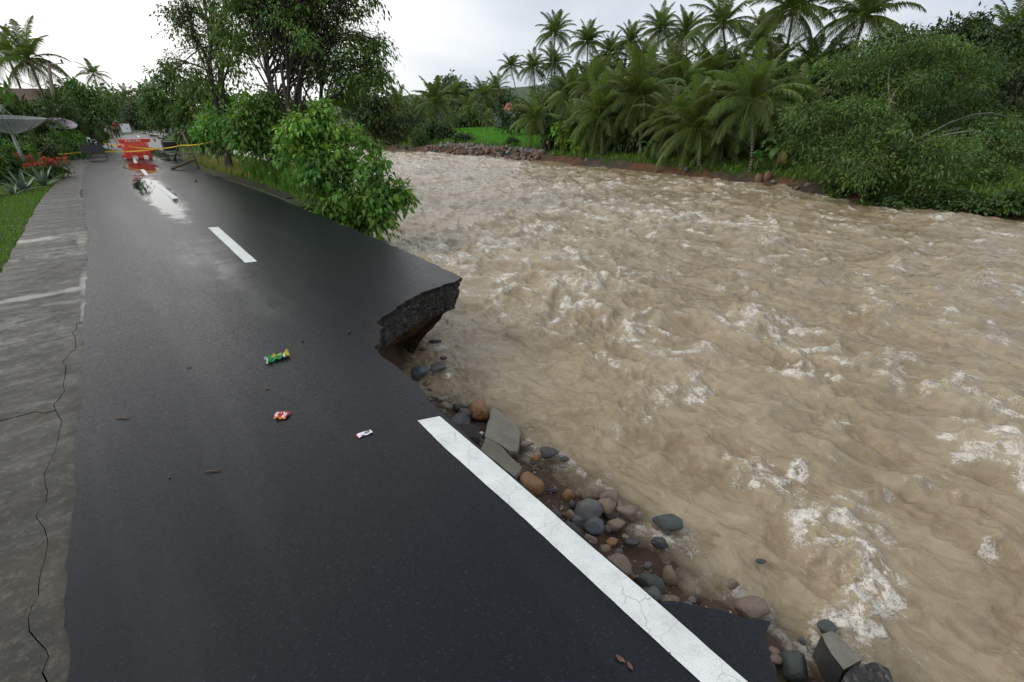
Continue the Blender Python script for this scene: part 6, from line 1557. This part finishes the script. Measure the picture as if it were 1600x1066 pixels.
# ------------------------------------------------------------------ LITTER ON THE ROAD
def crumple(name, px, py, w_, d_, hgt, rz, mats, label, cat, pick, seed, folds=7, nx=18, ny=12, z0=.005):
    g = pt(px, py, 0); V, F, mi = [], [], []
    for j in range(ny + 1):
        for i in range(nx + 1):
            u, v = i / nx - .5, j / ny - .5
            z = abs(mnoise.noise(Vector((u * folds, v * folds * .8, seed)))) * hgt * 1.6 + hgt * .35 * (1 - 4 * v * v)
            q = mnoise.noise_vector(Vector((u * 4, v * 4, seed + 5))) * .10
            V.append(((u + q.x) * w_, (v + q.y) * d_, z0 + z))
    for j in range(ny):
        for i in range(nx):
            a_ = j * (nx + 1) + i; F.append((a_, a_ + 1, a_ + nx + 2, a_ + nx + 1)); mi.append(pick((i + .5) / nx, (j + .5) / ny))
    m = MB(); m.add(V, F); m.m = mi
    o = m.build(name, [MAT[q] for q in mats], None, False, loc=g, rot=(0, 0, rz)); s = o.modifiers.new('thickness', 'SOLIDIFY'); s.thickness = .0012
    return tag(o, label, cat)
crumple('snack_wrapper', 434, 561, .21, .085, .045, .75, ['green_foil', 'yellow_foil', 'white'], 'crumpled green and yellow snack wrapper lying on the wet asphalt', 'wrapper', lambda u, v: 1 if (u > .80 or (abs(v - .62) < .10 and .25 < u < .7)) else (2 if (u > .74 or u < .08 or (abs(u - .9) < .05)) else 0), 3.3)
crumple('snack_wrapper', 441, 651, .10, .085, .030, -.1, ['red_foil', 'white', 'orange_foil'], 'small red wrapper with white side panels and orange hem', 'wrapper', lambda u, v: 2 if v < .16 else (1 if (.12 < u < .40 or .60 < u < .88) and v < .85 else 0), 8.1, 4, 16, 12)
crumple('paper_scrap', 569, 679, .115, .048, .006, .62, ['paper', 'print', 'red_foil'], 'white printed paper scrap lying flat on the asphalt', 'paper', lambda u, v: 1 if (.58 < u < .85 and .3 < v < .7) else (1 if (abs(u - .42) < .09 and v < .35) else (2 if u < .06 else 0)), 5.5, 3, 16, 8)
def twig(px, py, L, rz, mat, label, name='twig', r_=.005):
    g = pt(px, py, .008); d = Vector((math.cos(rz), math.sin(rz), 0)) * L / 2; nn = Vector((-d.y, d.x, 0)) * .25
    o = MB().tube([-d, -d * .3 + nn * .5, d * .4 - nn * .2, d], [r_ * .6, r_, r_ * .9, r_ * .4], 5).build(name, MAT[mat], None, True, loc=g); tag(o, label, 'twig')
twig(333, 736, .10, .2, 'dead_leaf', 'thin brown twig on the asphalt near the middle of the near lane'); twig(192, 653, .11, .05, 'dead_leaf', 'thin reddish twig near the left asphalt edge'); twig(295, 573, .05, .3, 'wood', 'short pale stick on the near lane'); twig(418, 607, .045, .35, 'wood', 'short pale stick between the green and red wrappers')
def dead_leaf(px, py, s, rz, label):
    g = pt(px, py, .006); V = []; F = []
    for j in range(6):
        x = j / 5 - .5; w = .22 * math.sin(math.pi * (j + .3) / 5.6); z = .05 * math.sin(j * 1.7)
        V += [(x, -w, z + .08), (x, 0, z), (x, w, z + .1)]
    for j in range(5): F += [(3 * j, 3 * j + 3, 3 * j + 4, 3 * j + 1), (3 * j + 1, 3 * j + 4, 3 * j + 5, 3 * j + 2)]
    m = MB(); m.add([Vector(v) * s for v in V], F); tag(m.build('dead_leaf', MAT['dead_leaf'], None, True, loc=g, rot=(0, 0, rz)), label, 'leaf')
dead_leaf(969, 1030, .045, -.7, 'curled brown dead leaf on the asphalt near the bottom of the white line'); dead_leaf(984, 1041, .038, -1.1, 'smaller brown dead leaf next to the curled one')
for px, py, s, lab in [(500, 520, .012, 'tiny grey pebble on the road left of the broken corner'), (545, 519, .020, 'dark asphalt crumb closest to the broken corner'), (473, 533, .015, 'dark asphalt crumb beyond the green wrapper'), (265, 746, .009, 'tiny pebble on the near lane'), (306, 283, .05, 'dark lump on the road beside the trestle'), (1046, 1021, .006, 'small white chip on the edge of the white line'), (531, 525, .011, 'asphalt crumb between the pebble and the dark crumb')]:
    c = rock_mesh(500 + px, True, 2); c.materials.append(MAT['rock_dark' if 'dark' in lab or 'asphalt' in lab else 'rock_grey'])
    tag(link('road_pebble', c, None, pt(px, py, s * .5), (1, 2, 3), (s * 1.3, s, s * .8)), lab, 'pebble')
